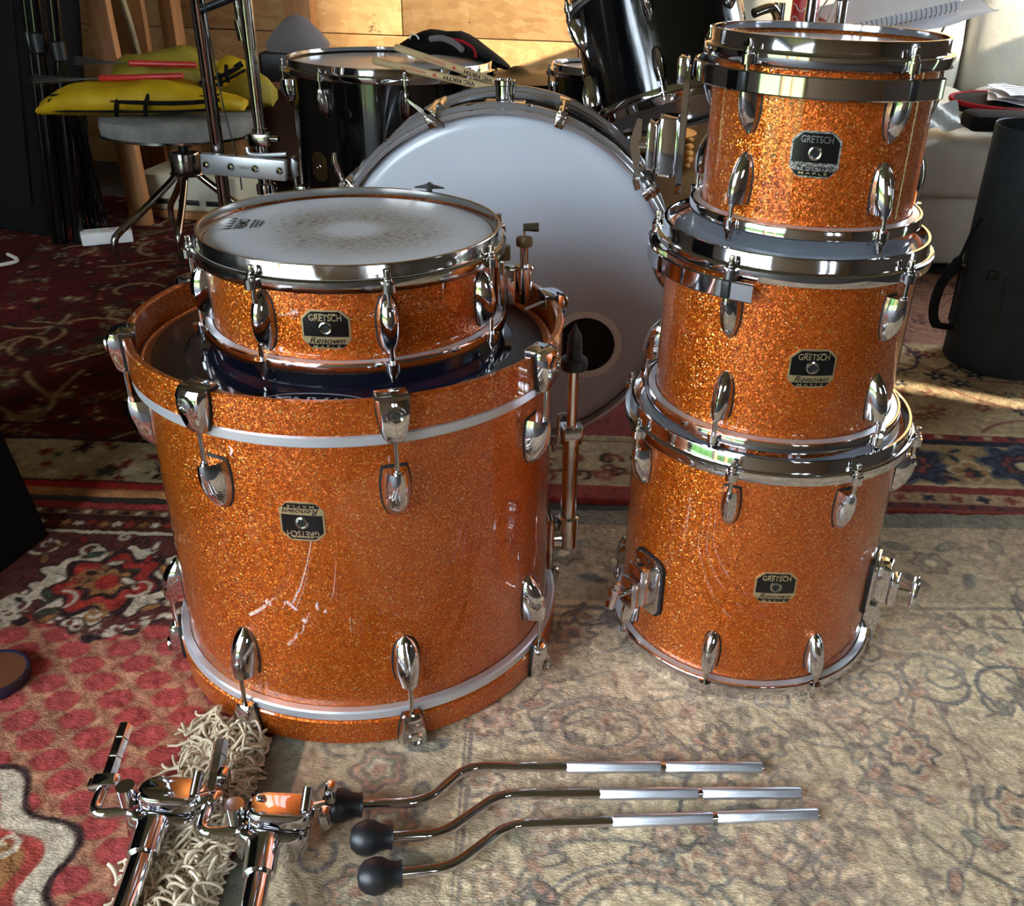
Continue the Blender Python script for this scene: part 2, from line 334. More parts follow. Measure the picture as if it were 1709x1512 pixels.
# ---------------------------------------------------------------- rugs
class Rug:
    def __init__(s, x0, x1, y0, y1, res, base):
        s.x0, s.y0, s.res = x0, y0, res; s.nx = int(round((x1-x0)/res))+1; s.ny = int(round((y1-y0)/res))+1
        s.x1 = x0+(s.nx-1)*res; s.y1 = y0+(s.ny-1)*res
        s.a = np.empty((s.ny, s.nx, 3), np.float32); s.a[:] = base
        s.X, s.Y = np.meshgrid(x0+np.arange(s.nx)*res, y0+np.arange(s.ny)*res)
    def win(s, xa, xb, ya, yb):
        i0 = max(0,int((xa-s.x0)/s.res)); i1 = min(s.nx,int((xb-s.x0)/s.res)+2); j0 = max(0,int((ya-s.y0)/s.res)); j1 = min(s.ny,int((yb-s.y0)/s.res)+2)
        return (slice(j0,j1), slice(i0,i1)) if i1>i0 and j1>j0 else None
    def paint(s, w, mask, c, al=1.):
        m = (np.clip(mask,0,1)*al)[...,None]; s.a[w] = s.a[w]*(1-m)+np.array(c,np.float32)*m
    def rect(s, xa, xb, ya, yb, c, al=1.):
        w = s.win(xa,xb,ya,yb)
        if w: s.paint(w, ((s.X[w]>=xa)&(s.X[w]<=xb)&(s.Y[w]>=ya)&(s.Y[w]<=yb)).astype(float), c, al)
    def line(s, pts, wd, c, al=1., taper=False):
        n = len(pts)
        for i in range(n-1):
            (ax,ay),(bx,by) = pts[i],pts[i+1]; ww = wd*(1-.8*i/n) if taper else wd
            w = s.win(min(ax,bx)-ww,max(ax,bx)+ww,min(ay,by)-ww,max(ay,by)+ww)
            if not w: continue
            dx,dy = bx-ax,by-ay; L = dx*dx+dy*dy+1e-12
            t_ = np.clip(((s.X[w]-ax)*dx+(s.Y[w]-ay)*dy)/L,0,1)
            d = np.hypot(s.X[w]-ax-t_*dx, s.Y[w]-ay-t_*dy)
            s.paint(w, (ww*.5-d)/s.res+.6, c, al)
    def blob(s, x, y, r, c, n=0, amp=0., ph=0., sq=1., rot=0., al=1.):
        R = r*(1+amp)*max(1,sq); w = s.win(x-R,x+R,y-R,y+R)
        if not w: return
        dx, dy = s.X[w]-x, s.Y[w]-y; u, v = dx*cos(rot)+dy*sin(rot), (-dx*sin(rot)+dy*cos(rot)); u = u/sq
        th = np.arctan2(v,u); rr = r*(1+amp*np.cos(n*th+ph)) if n else r
        s.paint(w, (rr-np.hypot(u,v))/s.res+.5, c, al)
    def rosette(s, x, y, r, cols, n=6, rnd=random):
        ph = rnd.random()*6; k = len(cols)
        for i, c in enumerate(cols): s.blob(x,y,r*(1-i/k*.92),c,n,.16 if i<k-1 else 0,ph+(i%2)*.4)
    def spiral(s, x, y, r, a0, turns, wd, c, sgn=1, al=1., taper=True):
        pts = [(x+r*(1-i/40)**.9*cos(a0+sgn*turns*2*pi*i/40), y+r*(1-i/40)**.9*sin(a0+sgn*turns*2*pi*i/40)) for i in range(38)]
        s.line(pts, wd, c, al, taper)
    def vine(s, x, y, a, L, wd, c, bend=1., al=1.):
        pts=[(x,y)]; k = bend
        for i in range(26):
            a += k*.12; k += random.uniform(-.25,.25); x += cos(a)*L/26; y += sin(a)*L/26; pts.append((x,y))
        s.line(pts, wd, c, al); return pts
    def leaf(s, x, y, r, rot, c, oc=None):
        if oc is not None: s.blob(x,y,r,oc,0,0,0,2.3,rot)
        s.blob(x,y,r*.72,c,0,0,0,2.3,rot)
    def noise(s, cell, amp):
        ny, nx = int(s.ny*s.res/cell)+3, int(s.nx*s.res/cell)+3; g = RNG.random((ny,nx))
        fy = np.arange(s.ny)*s.res/cell; fx = np.arange(s.nx)*s.res/cell; iy, ix = fy.astype(int), fx.astype(int); ty, tx = (fy-iy)[:,None], (fx-ix)[None]
        ty, tx = ty*ty*(3-2*ty), tx*tx*(3-2*tx)
        v = g[iy][:,ix]*(1-ty)*(1-tx)+g[iy][:,ix+1]*(1-ty)*tx+g[iy+1][:,ix]*ty*(1-tx)+g[iy+1][:,ix+1]*ty*tx
        return (v-.5)*2*amp
    def build(s, name, label, loc, rotz, thick, disp=.0012):
        for cell, am in ((.004,.10),(.012,.07),(.05,.05),(.2,.05)): s.a *= (1+s.noise(cell, am))[...,None]
        z = s.noise(.006,disp)+s.noise(.02,disp*.9)+s.noise(.15,disp*.5)
        if thick > .003:
            e = np.minimum.reduce([s.X-s.X.min(), s.X.max()-s.X, s.Y-s.Y.min(), s.Y.max()-s.Y]); z = z-np.where(e<s.res*.5, thick, np.clip(.006-e,0,.006)*.4)
        co = np.stack([s.X,s.Y,z],-1).reshape(-1,3).astype(np.float32)
        idx = np.arange(s.ny*s.nx).reshape(s.ny,s.nx); q = np.stack([idx[:-1,:-1],idx[:-1,1:],idx[1:,1:],idx[1:,:-1]],-1).reshape(-1)
        nf = len(q)//4; me = bpy.data.meshes.new(name); me.vertices.add(len(co)); me.vertices.foreach_set('co', co.ravel())
        me.loops.add(len(q)); me.loops.foreach_set('vertex_index', q.astype(np.int32)); me.polygons.add(nf)
        me.polygons.foreach_set('loop_start', np.arange(nf,dtype=np.int32)*4); me.polygons.foreach_set('loop_total', np.full(nf,4,np.int32))
        me.update(calc_edges=True)
        at = me.color_attributes.new('Col','FLOAT_COLOR','POINT'); c = s.a.reshape(-1,3)/255; c = np.where(c<=.04045, c/12.92, ((np.clip(c,0,2)+.055)/1.055)**2.4)
        at.data.foreach_set('color', np.concatenate([c,np.ones((len(c),1))],1).astype(np.float32).ravel())
        me.shade_smooth(); me.materials.append(M['rug'])
        return tag(put(name, me, None, loc, (0,0,rotz)), label, 'rug')

# --- big washed beige rug under the drums (local frame: origin at its back-left corner, x right, y to the back)
TAN, SLATE, PINK, SAGE, PALE, DUSK = (220,198,162), (92,94,100), (196,146,124), (140,138,120), (232,214,180), (122,110,106)
g = Rug(0,1.62,-1.22,0,.0028,TAN)
g.rect(0,.045,-2,1,(122,122,106)); g.rect(0,2,-.05,1,(132,130,114))
g.rect(.045,.05,-2,1,DUSK); g.rect(.045,.24,-2,1,(180,158,130),.6); g.rect(.045,2,-.27,-.05,(170,152,126),.7)
for k in range(14):
    y = -.1-k*.085; g.rosette(.145+.02*(k%2),y,.034,[DUSK,PINK,SAGE,PALE,PINK],5+k%3); g.spiral(.09,y-.04,.025,k,1.2,.006,SLATE,1-2*(k%2)); g.leaf(.2,y-.045,.012,k*1.3,SAGE,SLATE)
for k in range(18):
    x = .12+k*.088; g.rosette(x,-.16+.02*(k%2),.032,[DUSK,(164,140,120),SAGE,PALE],6); g.leaf(x+.045,-.11,.011,k,SAGE,SLATE); g.leaf(x+.045,-.21,.011,k*2,SLATE,DUSK)
for p in (.245,.252): g.rect(p,p+.0035,-2,-.28,DUSK)
for p in (-.285,-.29): g.rect(.25,2,p,p+.003,DUSK,.8)
random.seed(3)
def scroll(x, y, a, r, sg, c):
    g.spiral(x,y,r,a,1.35,r*.15,c,sg); pts = g.vine(x+r*cos(a),y+r*sin(a),a-sg*pi/2,r*4.2,r*.12,c,-sg*.9)
    g.spiral(*pts[-1],r*.5,a+2,1.2,r*.1,c,-sg)
for i in range(22):
    x, y = random.uniform(.28,1.58), random.uniform(-1.18,-.32); scroll(x,y,random.random()*6.3,random.uniform(.03,.06),random.choice((-1,1)),random.choice((SLATE,DUSK,SLATE,(116,112,112))))
for i in range(85):
    pts = g.vine(random.uniform(.26,1.6),random.uniform(-1.2,-.3),random.random()*6.3,random.uniform(.15,.45),.0038,random.choice((SLATE,DUSK)),random.uniform(-1.2,1.2),.85)
    for q in range(3,26,5):
        x, y = pts[q]; g.leaf(x+.008,y+.006,random.uniform(.006,.011),random.random()*6.3,random.choice((SAGE,PINK,DUSK,TAN)),random.choice((SLATE,DUSK)))
for i in range(95):
    r = random.uniform(.014,.038); x, y = random.uniform(.27,1.6), random.uniform(-1.2,-.3)
    g.rosette(x,y,r,random.choice(([SLATE,TAN,PINK,TAN,DUSK],[DUSK,PALE,PINK,SAGE],[SLATE,SAGE,TAN,PINK,SLATE],[DUSK,PINK,PALE,PINK,DUSK])),random.choice((5,6,8)))
for i in range(7):
    x, y, r = random.uniform(.3,1.5), random.uniform(-1.15,-.35), random.uniform(.07,.12)
    for k in range(4): g.line([(x+r*(1-.12*k)*cos(a/24*2*pi),y+r*.7*(1-.12*k)*sin(a/24*2*pi)) for a in range(25)],.005 if k%2 else .004,(SLATE,DUSK,PINK,SLATE)[k],.75)
for i in range(240): g.leaf(random.uniform(.26,1.6),random.uniform(-1.2,-.3),random.uniform(.004,.009),random.random()*6.3,random.choice((PINK,SAGE,DUSK,(170,130,108))),random.choice((None,DUSK)))
fade = (np.clip(.52+g.noise(.09,.32)+g.noise(.3,.25),.12,.9)*((g.X>.047)&(g.Y<-.05)))[...,None]; g.a = g.a*(1-fade*.7)+np.array(TAN,np.float32)*fade*.7
pk = (np.clip(g.noise(.16,.5),0,.28)*(g.X>.047))[...,None]; g.a = g.a*(1-pk)+np.array((206,166,140),np.float32)*pk
RZ = rad(2.9)
beige = g.build('beige_rug', 'washed beige floral rug lying under the orange drums and chrome legs', (-.392,1.441,0), RZ, .010)

# --- red rug on the left of the foreground
RED, TN, WH, BK, BRN, GLD = (156,66,62), (166,122,86), (190,174,150), (50,32,30), (88,44,38), (142,98,58)
g = Rug(-1.25,-.22,.30,1.438,.003,(160,110,84))
px, py = .068, .070
for i in range(2600): g.blob(random.uniform(-1.25,-.22),random.uniform(.3,1.12),random.uniform(.003,.006),random.choice(((172,128,94),(152,94,74),(166,116,88),(148,84,68))),4,.4,i)
for j in range(-2,27):
    for i in range(-2,20):
        cx = -1.3+i*px+(j%2)*px/2; cy = .28+j*py/2+(cx+.6)*.10
        g.blob(cx,cy,.0190,(146,72,60),6,.06,0,1.22,.12); g.blob(cx,cy,.0172,(154,62,58),0,0,0,1.24,.12); g.blob(cx,cy,.0115,(160,68,64),0,0,0,1.27,.12)
def scal(pts, r, cols):
    for c, f in cols:
        for x, y in pts: g.blob(x,y,r*f*random.uniform(.8,1.15),c,4,.25,random.random()*6)
g.rect(-1.3,-.2,1.10,1.5,BRN)
random.seed(5)
xs = [(-1.25+i*.03, 1.075+.025*sin(i*.9)+ (i*.0022)) for i in range(36)]
scal(xs,.026,((BK,1.12),(WH,.9),(BRN,.6),(WH,.35)))
scal([(x+.01,y+.045) for x,y in xs],.03,((BRN,1.2),(WH,.62),(BK,.4)))
for (x,y,r) in ((-.71,1.20,.085),(-1.02,1.21,.08),(-.42,1.21,.08)):
    for a in range(9): g.blob(x+r*cos(a*.7),y+r*.8*sin(a*.7),r*.42,BK,5,.2,a); 
    for a in range(9): g.blob(x+r*cos(a*.7),y+r*.8*sin(a*.7),r*.36,WH,5,.25,a)
    g.rosette(x,y,r*.95,[BK,(146,44,36),(160,52,42),BK,GLD,(150,44,38)],7)
for i in range(46):
    x, y = random.uniform(-1.2,-.25), random.uniform(1.10,1.34); g.spiral(x,y,random.uniform(.012,.03),random.random()*6,1.2,.006,random.choice((WH,GLD,WH,BK)),random.choice((-1,1)))
for i in range(90): g.leaf(random.uniform(-1.2,-.25),random.uniform(1.08,1.36),random.uniform(.004,.009),random.random()*6,random.choice((GLD,WH,(140,40,36),(60,70,50))),BK)
g.rect(-1.3,-.2,1.335,1.342,WH); g.rect(-1.3,-.2,1.342,1.385,(72,34,26)); g.rect(-1.3,-.2,1.385,1.391,BK); g.rect(-1.3,-.2,1.391,1.41,(120,84,58)); g.rect(-1.3,-.2,1.412,1.44,(166,60,60))
for i in range(50):
    x = -1.25+i*.022; g.blob(x,1.364,.008,(GLD,WH,(140,50,40))[i%3],5,.3,i); g.blob(x,1.40,.0065,WH if i%2 else BK)
for c, f in ((BK,1.06),(WH,1.02),((150,60,50),.9),(GLD,.82),((140,70,44),.7),(GLD,.5),(BK,.3),(WH,.24)): g.blob(-.76,.60,.22*f,c,11,.07,0,1.1)
for i in range(60):
    a, r = random.random()*6.3, random.uniform(.03,.2); x, y = -.76+1.1*r*cos(a), .60+r*sin(a); g.spiral(x,y,random.uniform(.01,.028),random.random()*6,1.1,.0065,random.choice((WH,WH,BK,RED)),random.choice((-1,1)))
red = g.build('red_lattice_rug', 'red rug with lattice of ovals, lying left of the beige rug', (0,0,-.004), 0, .008)

# --- darker red rug behind it and the red and beige bordered rug behind the toms
random.seed(9)
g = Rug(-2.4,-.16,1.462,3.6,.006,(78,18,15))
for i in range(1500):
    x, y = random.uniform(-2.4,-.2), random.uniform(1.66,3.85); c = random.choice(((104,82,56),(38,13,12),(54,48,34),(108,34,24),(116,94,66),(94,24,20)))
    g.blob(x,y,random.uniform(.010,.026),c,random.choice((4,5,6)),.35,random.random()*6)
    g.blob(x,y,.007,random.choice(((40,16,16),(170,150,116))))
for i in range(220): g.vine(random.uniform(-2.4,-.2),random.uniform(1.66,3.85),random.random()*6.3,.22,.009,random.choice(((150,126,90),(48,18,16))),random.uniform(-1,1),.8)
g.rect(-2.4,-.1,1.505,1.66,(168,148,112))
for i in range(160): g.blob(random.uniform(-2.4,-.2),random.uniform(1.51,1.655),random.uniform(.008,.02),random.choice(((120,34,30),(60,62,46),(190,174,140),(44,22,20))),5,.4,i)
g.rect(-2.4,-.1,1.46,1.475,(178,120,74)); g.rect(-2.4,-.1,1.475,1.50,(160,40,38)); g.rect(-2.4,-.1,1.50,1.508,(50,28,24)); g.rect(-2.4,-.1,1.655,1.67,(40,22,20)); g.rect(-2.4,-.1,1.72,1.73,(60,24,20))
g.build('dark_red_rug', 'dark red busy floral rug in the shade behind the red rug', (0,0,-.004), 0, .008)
g = Rug(-.155,1.9,1.50,2.99,.0055,(186,160,120))
NV, RU, CR = (44,48,62), (136,68,58), (206,182,142)
for i in range(520):
    x, y = random.uniform(-.1,1.9), random.uniform(1.86,3.35); c = random.choice((NV,RU,(150,96,76),NV,(120,104,84)))
    g.blob(x,y,random.uniform(.010,.024),c,5,.4,random.random()*6); g.blob(x,y,.006,CR)
for i in range(90): g.vine(random.uniform(-.1,1.9),random.uniform(1.88,3.3),random.random()*6.3,.3,.006,random.choice((NV,RU,(110,96,80))),random.uniform(-1,1),.8)
g.rect(-.2,2,2.36,3.5,(150,88,76),.55)
for y0,y1,c in ((1.50,1.515,(150,66,60)),(1.515,1.535,(112,60,56)),(1.535,1.575,(178,146,112)),(1.575,1.60,(134,58,54)),(1.60,1.61,CR),(1.61,1.78,(170,140,98)),(1.78,1.80,NV),(1.80,1.83,(140,62,56)),(1.83,1.84,CR)): g.rect(-.2,2,y0,y1,c)
for i in range(40):
    x = -.15+i*.052; g.blob(x,1.555,.012,(NV,RU)[i%2],4,.3,i); g.blob(x+.02,1.525,.007,(60,44,50)); g.blob(x,1.815,.009,(CR,NV)[i%2])
for i in range(9):
    x = -.02+i*.235; g.rosette(x,1.695,.085,[(90,92,100),NV,(70,74,90),NV,RU,NV,CR],8); g.blob(x+.118,1.665,.04,CR,4,.25,.6); g.blob(x+.118,1.665,.032,(168,128,84),4,.25,.6); g.blob(x+.118,1.665,.015,NV,4,.3)
    for k in range(14): g.leaf(x+random.uniform(.04,.2),random.uniform(1.62,1.77),.010,random.random()*6,random.choice((NV,NV,RU,(120,110,90))))
g.rect(-.2,.22,1.50,1.56,(160,70,64)); g.rect(-.2,.22,1.56,1.76,(196,168,130)); g.rect(-.2,.22,1.60,1.61,(150,90,70)); g.rect(-.2,.22,1.735,1.74,(150,90,70))
for i in range(26):
    x, y = random.uniform(-.1,.2), random.uniform(1.58,1.73); g.spiral(x,y,.02,random.random()*6,1,.007,random.choice(((70,48,40),(150,80,66),(176,120,96))))
g.rect(-.2,.22,1.76,2.3,(164,76,72))
g.build('bordered_rug', 'beige, navy and red bordered rug behind the stacked orange toms', (0,0,-.004), 0, .008)

# fringe of the beige rug: tangled cotton strands, nobody could count them
random.seed(21); fr = MB()
d_ = Vector((sin(RZ),-cos(RZ),0)); l_ = Vector((-cos(RZ),-sin(RZ),0)); c0 = Vector((-.392,1.441,0))
for i in range(1700):
    s_ = random.uniform(.50,.98); p = c0+d_*s_+Vector((.004,0,.002))+l_*random.uniform(0,.06); a = random.uniform(-1.5,1.5); L = random.uniform(.03,.085); n_ = 24; pts = []
    w1, w2, ph = random.uniform(6,16), random.uniform(.6,1.3), random.random()*6.3
    amp = random.uniform(.006,.015); hgt = random.uniform(.004,.032)
    dirv = (l_*cos(a)+d_*sin(a))
    side = Vector((-dirv.y,dirv.x,0))
    for k in range(n_):
        u = k/(n_-1); q = p+dirv*L*u*(.9)+side*amp*sin(w1*u+ph)*min(1,u*3)+dirv*amp*.8*cos(w1*u*w2+ph)*u
        if (q.x+.28)**2+(q.y-1.141)**2 < .272**2: break
        q.z = .0015+hgt*max(0,sin(pi*min(1,u*1.15)))*(.6+.4*sin(9*u+ph)); pts.append(q)
    if len(pts) < 4: continue
    fr.tube([beige.matrix_basis.inverted() @ q for q in pts], random.uniform(.0014,.0022), 5, caps=False)
fo = fr.build('fringe', 'strand', beige, smooth=80); fo['kind'] = 'stuff'

# ---------------------------------------------------------------- drum hardware (faces -y, origin on the shell)
def lug_mesh(L, Wd, P, double=False, m='chrome'):
    b, gk = MB(), MB(); n = 12
    def sec(s_, k=1., back=.003, pk=1.):
        if double: w = Wd/2*max(.05,(1-abs(2*s_-1)**2.4))**.55; p = P*max(.08,(1-abs(2*s_-1)**2.2))**.6
        else:
            w = Wd/2*((.80+.20*sin(s_/.35*pi/2)) if s_<.35 else max(.02,1-((s_-.35)/.65)**2.7)**.52)
            p = P*max(.06,(1-s_**2.6))**.75*(.94+.06*sin(min(1,s_/.3)*pi/2))
        out = []
        for i in range(13):
            f = pi*i/12; c = cos(f); out.append((w*k*(abs(c)**1.15)*(1 if c>=0 else -1), -p*pk*sin(f)**.8, -L*s_))
        return [(w*k,back,-L*s_)]+out[1:-1]+[(-w*k,back,-L*s_)]
    b.loft([sec(i/n) for i in range(n+1)])
    if not double:   # recess for the rod and its collar
        b.cyl((0,-P*.68,-.006),(0,-P*.68,.003),.0046,14)
        b.loft([[(x*.35,y*1.0-.0007,zz) for x,y,zz in sec(i/n,1,0)] for i in range(2,n)])
    gk.loft([[(x*1.13,(.003 if y>0 else max(y*.10,-.0016)),-L/2+(zz+L/2)*1.06) for x,y,zz in sec(i/n)] for i in range(n+1)])
    return b.mesh('lug', m), gk.mesh('gasket', 'gasket')
def rod_mesh(z0, z1, head=True, m='chrome_old'):     # rod from z0 (in the lug) to z1 (top of ear), square head above
    b = MB().cyl((0,0,z0),(0,0,z1),.0029,12)
    s_ = 1 if z1>z0 else -1
    if head:
        b.cyl((0,0,z1),(0,0,z1+s_*.0025),.0062,14); b.cyl((0,0,z1+s_*.0025),(0,0,z1+s_*.006),.0048,12); b.box((0,0,z1+s_*.0095),(.0058,.0058,.009),bev=.001)
    return b.mesh('tension_rod', m)
def hoop(R, H, up, angles, name, parent, m='chrome', seg=128):
    pr_ = [(R+.003,0),(R+.0035,.0006),(R+.0065,.0006),(R+.0072,-.0004),(R+.0072,-.0125),(R+.0085,-.0150),(R+.0125,-.0158),(R+.0140,-.0170),(R+.0140,-.0275),(R+.0130,-.0290),(R+.0105,-.0290),(R+.0100,-.0180),(R+.0040,-.0165),(R+.003,-.014)]
    z = (lambda q: H+q) if up else (lambda q: -q)
    b = MB().lathe([(r,z(q)) for r,q in pr_], seg, close=True)
    for a in angles:
        rr = R+.0165; c = (rr*sin(a),-rr*cos(a)); b.cyl((*c,z(-.0185)),(*c,z(-.0285)),.0078,16)
    return b.build(name, m, parent)
def bend(R, u, v, off): return ((R+off)*sin(u/R), -(R+off)*cos(u/R), v)
def octo(w, h, c): return [(w/2-c,h/2),(-w/2+c,h/2),(-w/2,h/2-c),(-w/2,-h/2+c),(-w/2+c,-h/2),(w/2-c,-h/2),(w/2,-h/2+c),(w/2,h/2-c)]
def badge(parent, R, th, z, flip=False, w=.053, h=.047, worn_=False):
    root = bpy.data.objects.new('badge', None); COL.objects.link(root); root.parent = parent; root.location = (0,0,z); root.rotation_euler = (0,0,th)
    if False: pass
    q = -1 if flip else 1
    def sheet(poly_u, name, m, off, par):
        b = MB(); b.add([bend(R,q*u,q*v,off) for u,v in poly_u],[tuple(range(len(poly_u)))]); return b.build(name,m,par,smooth=0)
    def plate(wd, hh, c, cy, off0, off1, name, m, par, holes=None):   # curved octagonal slab, split in strips
        b = MB(); n = 12; rows = []
        for o in (off0, off1):
            r1 = []
            for i in range(n+1):
                u = -wd/2+wd*i/n; e = max(0,c-(wd/2-abs(u))); r1.append((bend(R,q*u,q*(cy+hh/2-e),o),bend(R,q*u,q*(cy-hh/2+e),o)))
            rows.append(r1)
        rings = [[rows[0][i][0],rows[1][i][0],rows[1][i][1],rows[0][i][1]] for i in range(n+1)]
        b.loft(rings); return b.build(name,m,par,smooth=0)
    pl = plate(w,h,.010,0,-.001,.0011,'badge_plate','gold_worn' if worn_ else 'gold',parent)
    bpy.data.objects.remove(root)
    pl.location = (0,0,z); pl.rotation_euler = (0,0,th); pl.name = 'badge'; pl['label'] = 'black and gold badge plate'
    def strip(u0,u1,v0,v1,c0,c1,off,m,name):    # inset with clipped corners c0 (bottom) c1 (top)
        b = MB(); n = 10; vs = []
        for i in range(n+1):
            u = u0+(u1-u0)*i/n; d = min(u-u0,u1-u); vs += [bend(R,q*u,q*(v1-max(0,c1-d)),off),bend(R,q*u,q*(v0+max(0,c0-d)),off)]
        b.add(vs,[(2*i,2*i+1,2*i+3,2*i+2) for i in range(n)]); o = b.build(name,m,pl,smooth=60); return o
    strip(-w/2+.002,w/2-.002,-.0085,h/2-.002,0,.0092,.00135,'badge_black','badge_field')
    strip(-w/2+.0045,w/2-.0045,-h/2+.0018,-.0172,.0045,0,.00135,'badge_black','badge_field')
    def letters(body,cw,ch,cx,cy,m,sh=0.,bold=0.,under=None):
        v,f = fit_text(body,cw,ch,sh,bold); b = MB(); b.add([bend(R,q*(x+cx),q*(y+cy),.0017) for x,y in v],f)
        if under:
            for (u0,u1,v0,v1) in under: b.add([bend(R,q*u,q*vv,.0017) for u,vv in ((u0,v0),(u1,v0),(u1,v1),(u0,v1))],[(0,1,2,3)])
        b.build('lettering',m,pl,smooth=0)
    if worn_:
        letters('GRETSCH',.034,.0075,0,h/2-.0085,'steel',0,.012)
    else:
        letters('GRETSCH',.036,.0078,0,h/2-.0090,'gold',0,.015,[(-.011,.0125,h/2-.0052,h/2-.0043)])
    letters('Renown',.040,.0070,.001,-.0128,'badge_black',.35,0)
    letters('M A P L E',.030,.0028,0,-.0198,'gold',0,.01)
    g_ = MB().lathe([(.0042,0),(.0046,.0012),(.0062,.0016),(.0076,.0010),(.0080,0)],28).build('grommet','chrome_old',pl,(0,-R-.0012,q*.0015),(pi/2,0,0))
    MB().lathe([(0,0),(.0046,0)],20).build('vent_hole','hole',pl,(0,-R-.0016,q*.0015),(pi/2,0,0))
    return pl
def disc_head(R, z, up, m, name, parent, rim='alu'):
    s_ = 1 if up else -1
    h_ = MB().lathe([(0,z),(R*.5,z),(R-.016,z),(R-.009,z-s_*.0006),(R-.003,z-s_*.002),(R+.0015,z-s_*.006),(R+.0015,z-s_*.0065),(R-.004,z-s_*.0035),(0,z-s_*.0012)],96).build(name,m,parent)
    MB().lathe([(R+.0012,z-s_*.004),(R+.0092,z-s_*.005),(R+.0096,z-s_*.017),(R+.0012,z-s_*.019)],96,close=True).build('head_rim',rim,h_)
    return h_
def shell(R, z0, z1, m, parent, inner='inner_wood', name='shell'):
    b = MB().lathe([(R-.0065,z0+.003),(R-.002,z0),(R,z0+.002),(R,z1-.002),(R-.002,z1),(R-.0065,z1-.003)],128,close=True)
    return b.build(name,m,parent)
LUGS = {}
def lugset(L,Wd,P,dbl=False):
    k = (L,Wd,P,dbl)
    if k not in LUGS: LUGS[k] = lug_mesh(L,Wd,P,dbl)
    return LUGS[k]
def tom(name, label, cat, loc, R, H, n, ph, mshell, mhead, rot=(0,0,0), group=None, low_ph=None, L=.056, flat=.046, P=.023):
    t_ = thing(name,label,cat,loc,rot,group); up = [ph+i*2*pi/n for i in range(n)]; lo = up if low_ph is None else [low_ph+i*2*pi/n for i in range(n)]
    shell(R,.009,H-.009,mshell,t_); hoop(R,H,True,up,'hoop',t_); hoop(R,H,False,lo,'hoop',t_)
    disc_head(R,H-.011,True,mhead,'batter_head',t_); disc_head(R,.011,False,'head_grey','resonant_head',t_)
    lm, gm = lugset(L,.024,P); rt = rod_mesh(H-flat-.012,H-.0170); rb = rod_mesh(flat+.012,.0170)
    for s_, angs, rm in ((1,up,rt),(-1,lo,rb)):
        for a in angs:
            c = ((R-.0005)*sin(a),-(R-.0005)*cos(a),H-flat if s_>0 else flat); rt_ = (0,0,a) if s_>0 else (0,pi,a)
            l_ = put('lug',lm,t_,c,rt_); put('gasket',gm,l_)
            put('tension_rod',rm,t_,((R+.0165)*sin(a),-(R+.0165)*cos(a),0),(0,0,a))
    return t_
GRP = None
# ---------------------------------------------------------------- 20 inch bass drum lying on its hoop
kx, ky, kR, kS, kH = -.2799, 1.1411, .2679, .2545, .4768
K = thing('bass_drum','large orange sparkle bass drum standing on end under the snare drum','drum',(kx,ky,0))
shell(kS,.034,kH-.034,'sparkle',K)
def wood_hoop(z0,z1):
    r0 = kS+.0035; b = MB().lathe([(r0,z0+.002),(r0+.002,z0),(kR-.002,z0),(kR,z0+.002),(kR,z1-.002),(kR-.002,z1),(r0+.002,z1),(r0,z1-.002)],128,close=True); return b.build('wooden_hoop','sparkle',K)
wood_hoop(.004,.0405); wood_hoop(kH-.0405,kH)
for z0,z1 in ((.0405,.0545),(kH-.0545,kH-.0405)):
    MB().lathe([(kS+.0008,z0),(kR-.004,z0),(kR-.0018,z0+.002),(kR-.0018,z1-.002),(kR-.004,z1),(kS+.0008,z1)],128,close=True).build('metal_head_rim','alu',K)
hz = kH-.035
hd = MB().lathe([(0,hz),(kS*.5,hz),(kS-.052,hz),(kS-.050,hz-.0002)],96).build('batter_head','head_black',K)
MB().lathe([(kS-.0505,hz+.0006),(kS-.030,hz+.0006),(kS-.008,hz),(kS-.001,hz-.003)],96).build('muffle_ring','head_black_ring',hd)
MB().lathe([(kS-.012,hz+.0007),(kS-.002,hz-.001),(kS+.003,hz-.004)],96).build('collar','inner_wood',hd)
MB().lathe([(0,.036),(kS-.003,.036),(kS,.039)],64).build('resonant_head','head_black',K)
v,f = fit_text('EVANS',.082,.020,0,.02); ev = MB(); yc = -(kS-.062)
ev.add([(-x,-y+yc,hz+.0012) for x,y in v],f)
N_=40; ov=[(.060*cos(2*pi*i/N_),.021*sin(2*pi*i/N_)) for i in range(N_)]
for i in range(N_):
    if i%20 in (9,10,0,19): 
        pass
    j=(i+1)%N_; ev.add([(ov[i][0],ov[i][1]+yc,hz+.0012),(ov[j][0],ov[j][1]+yc,hz+.0012),(ov[j][0]*.95,ov[j][1]*.88+yc,hz+.0012),(ov[i][0]*.95,ov[i][1]*.88+yc,hz+.0012)],[(0,1,2,3)])
M['print_silver'] = mat('silver_print',(150,152,160),.5)
ev.build('logo_print','print_silver',hd,smooth=0)
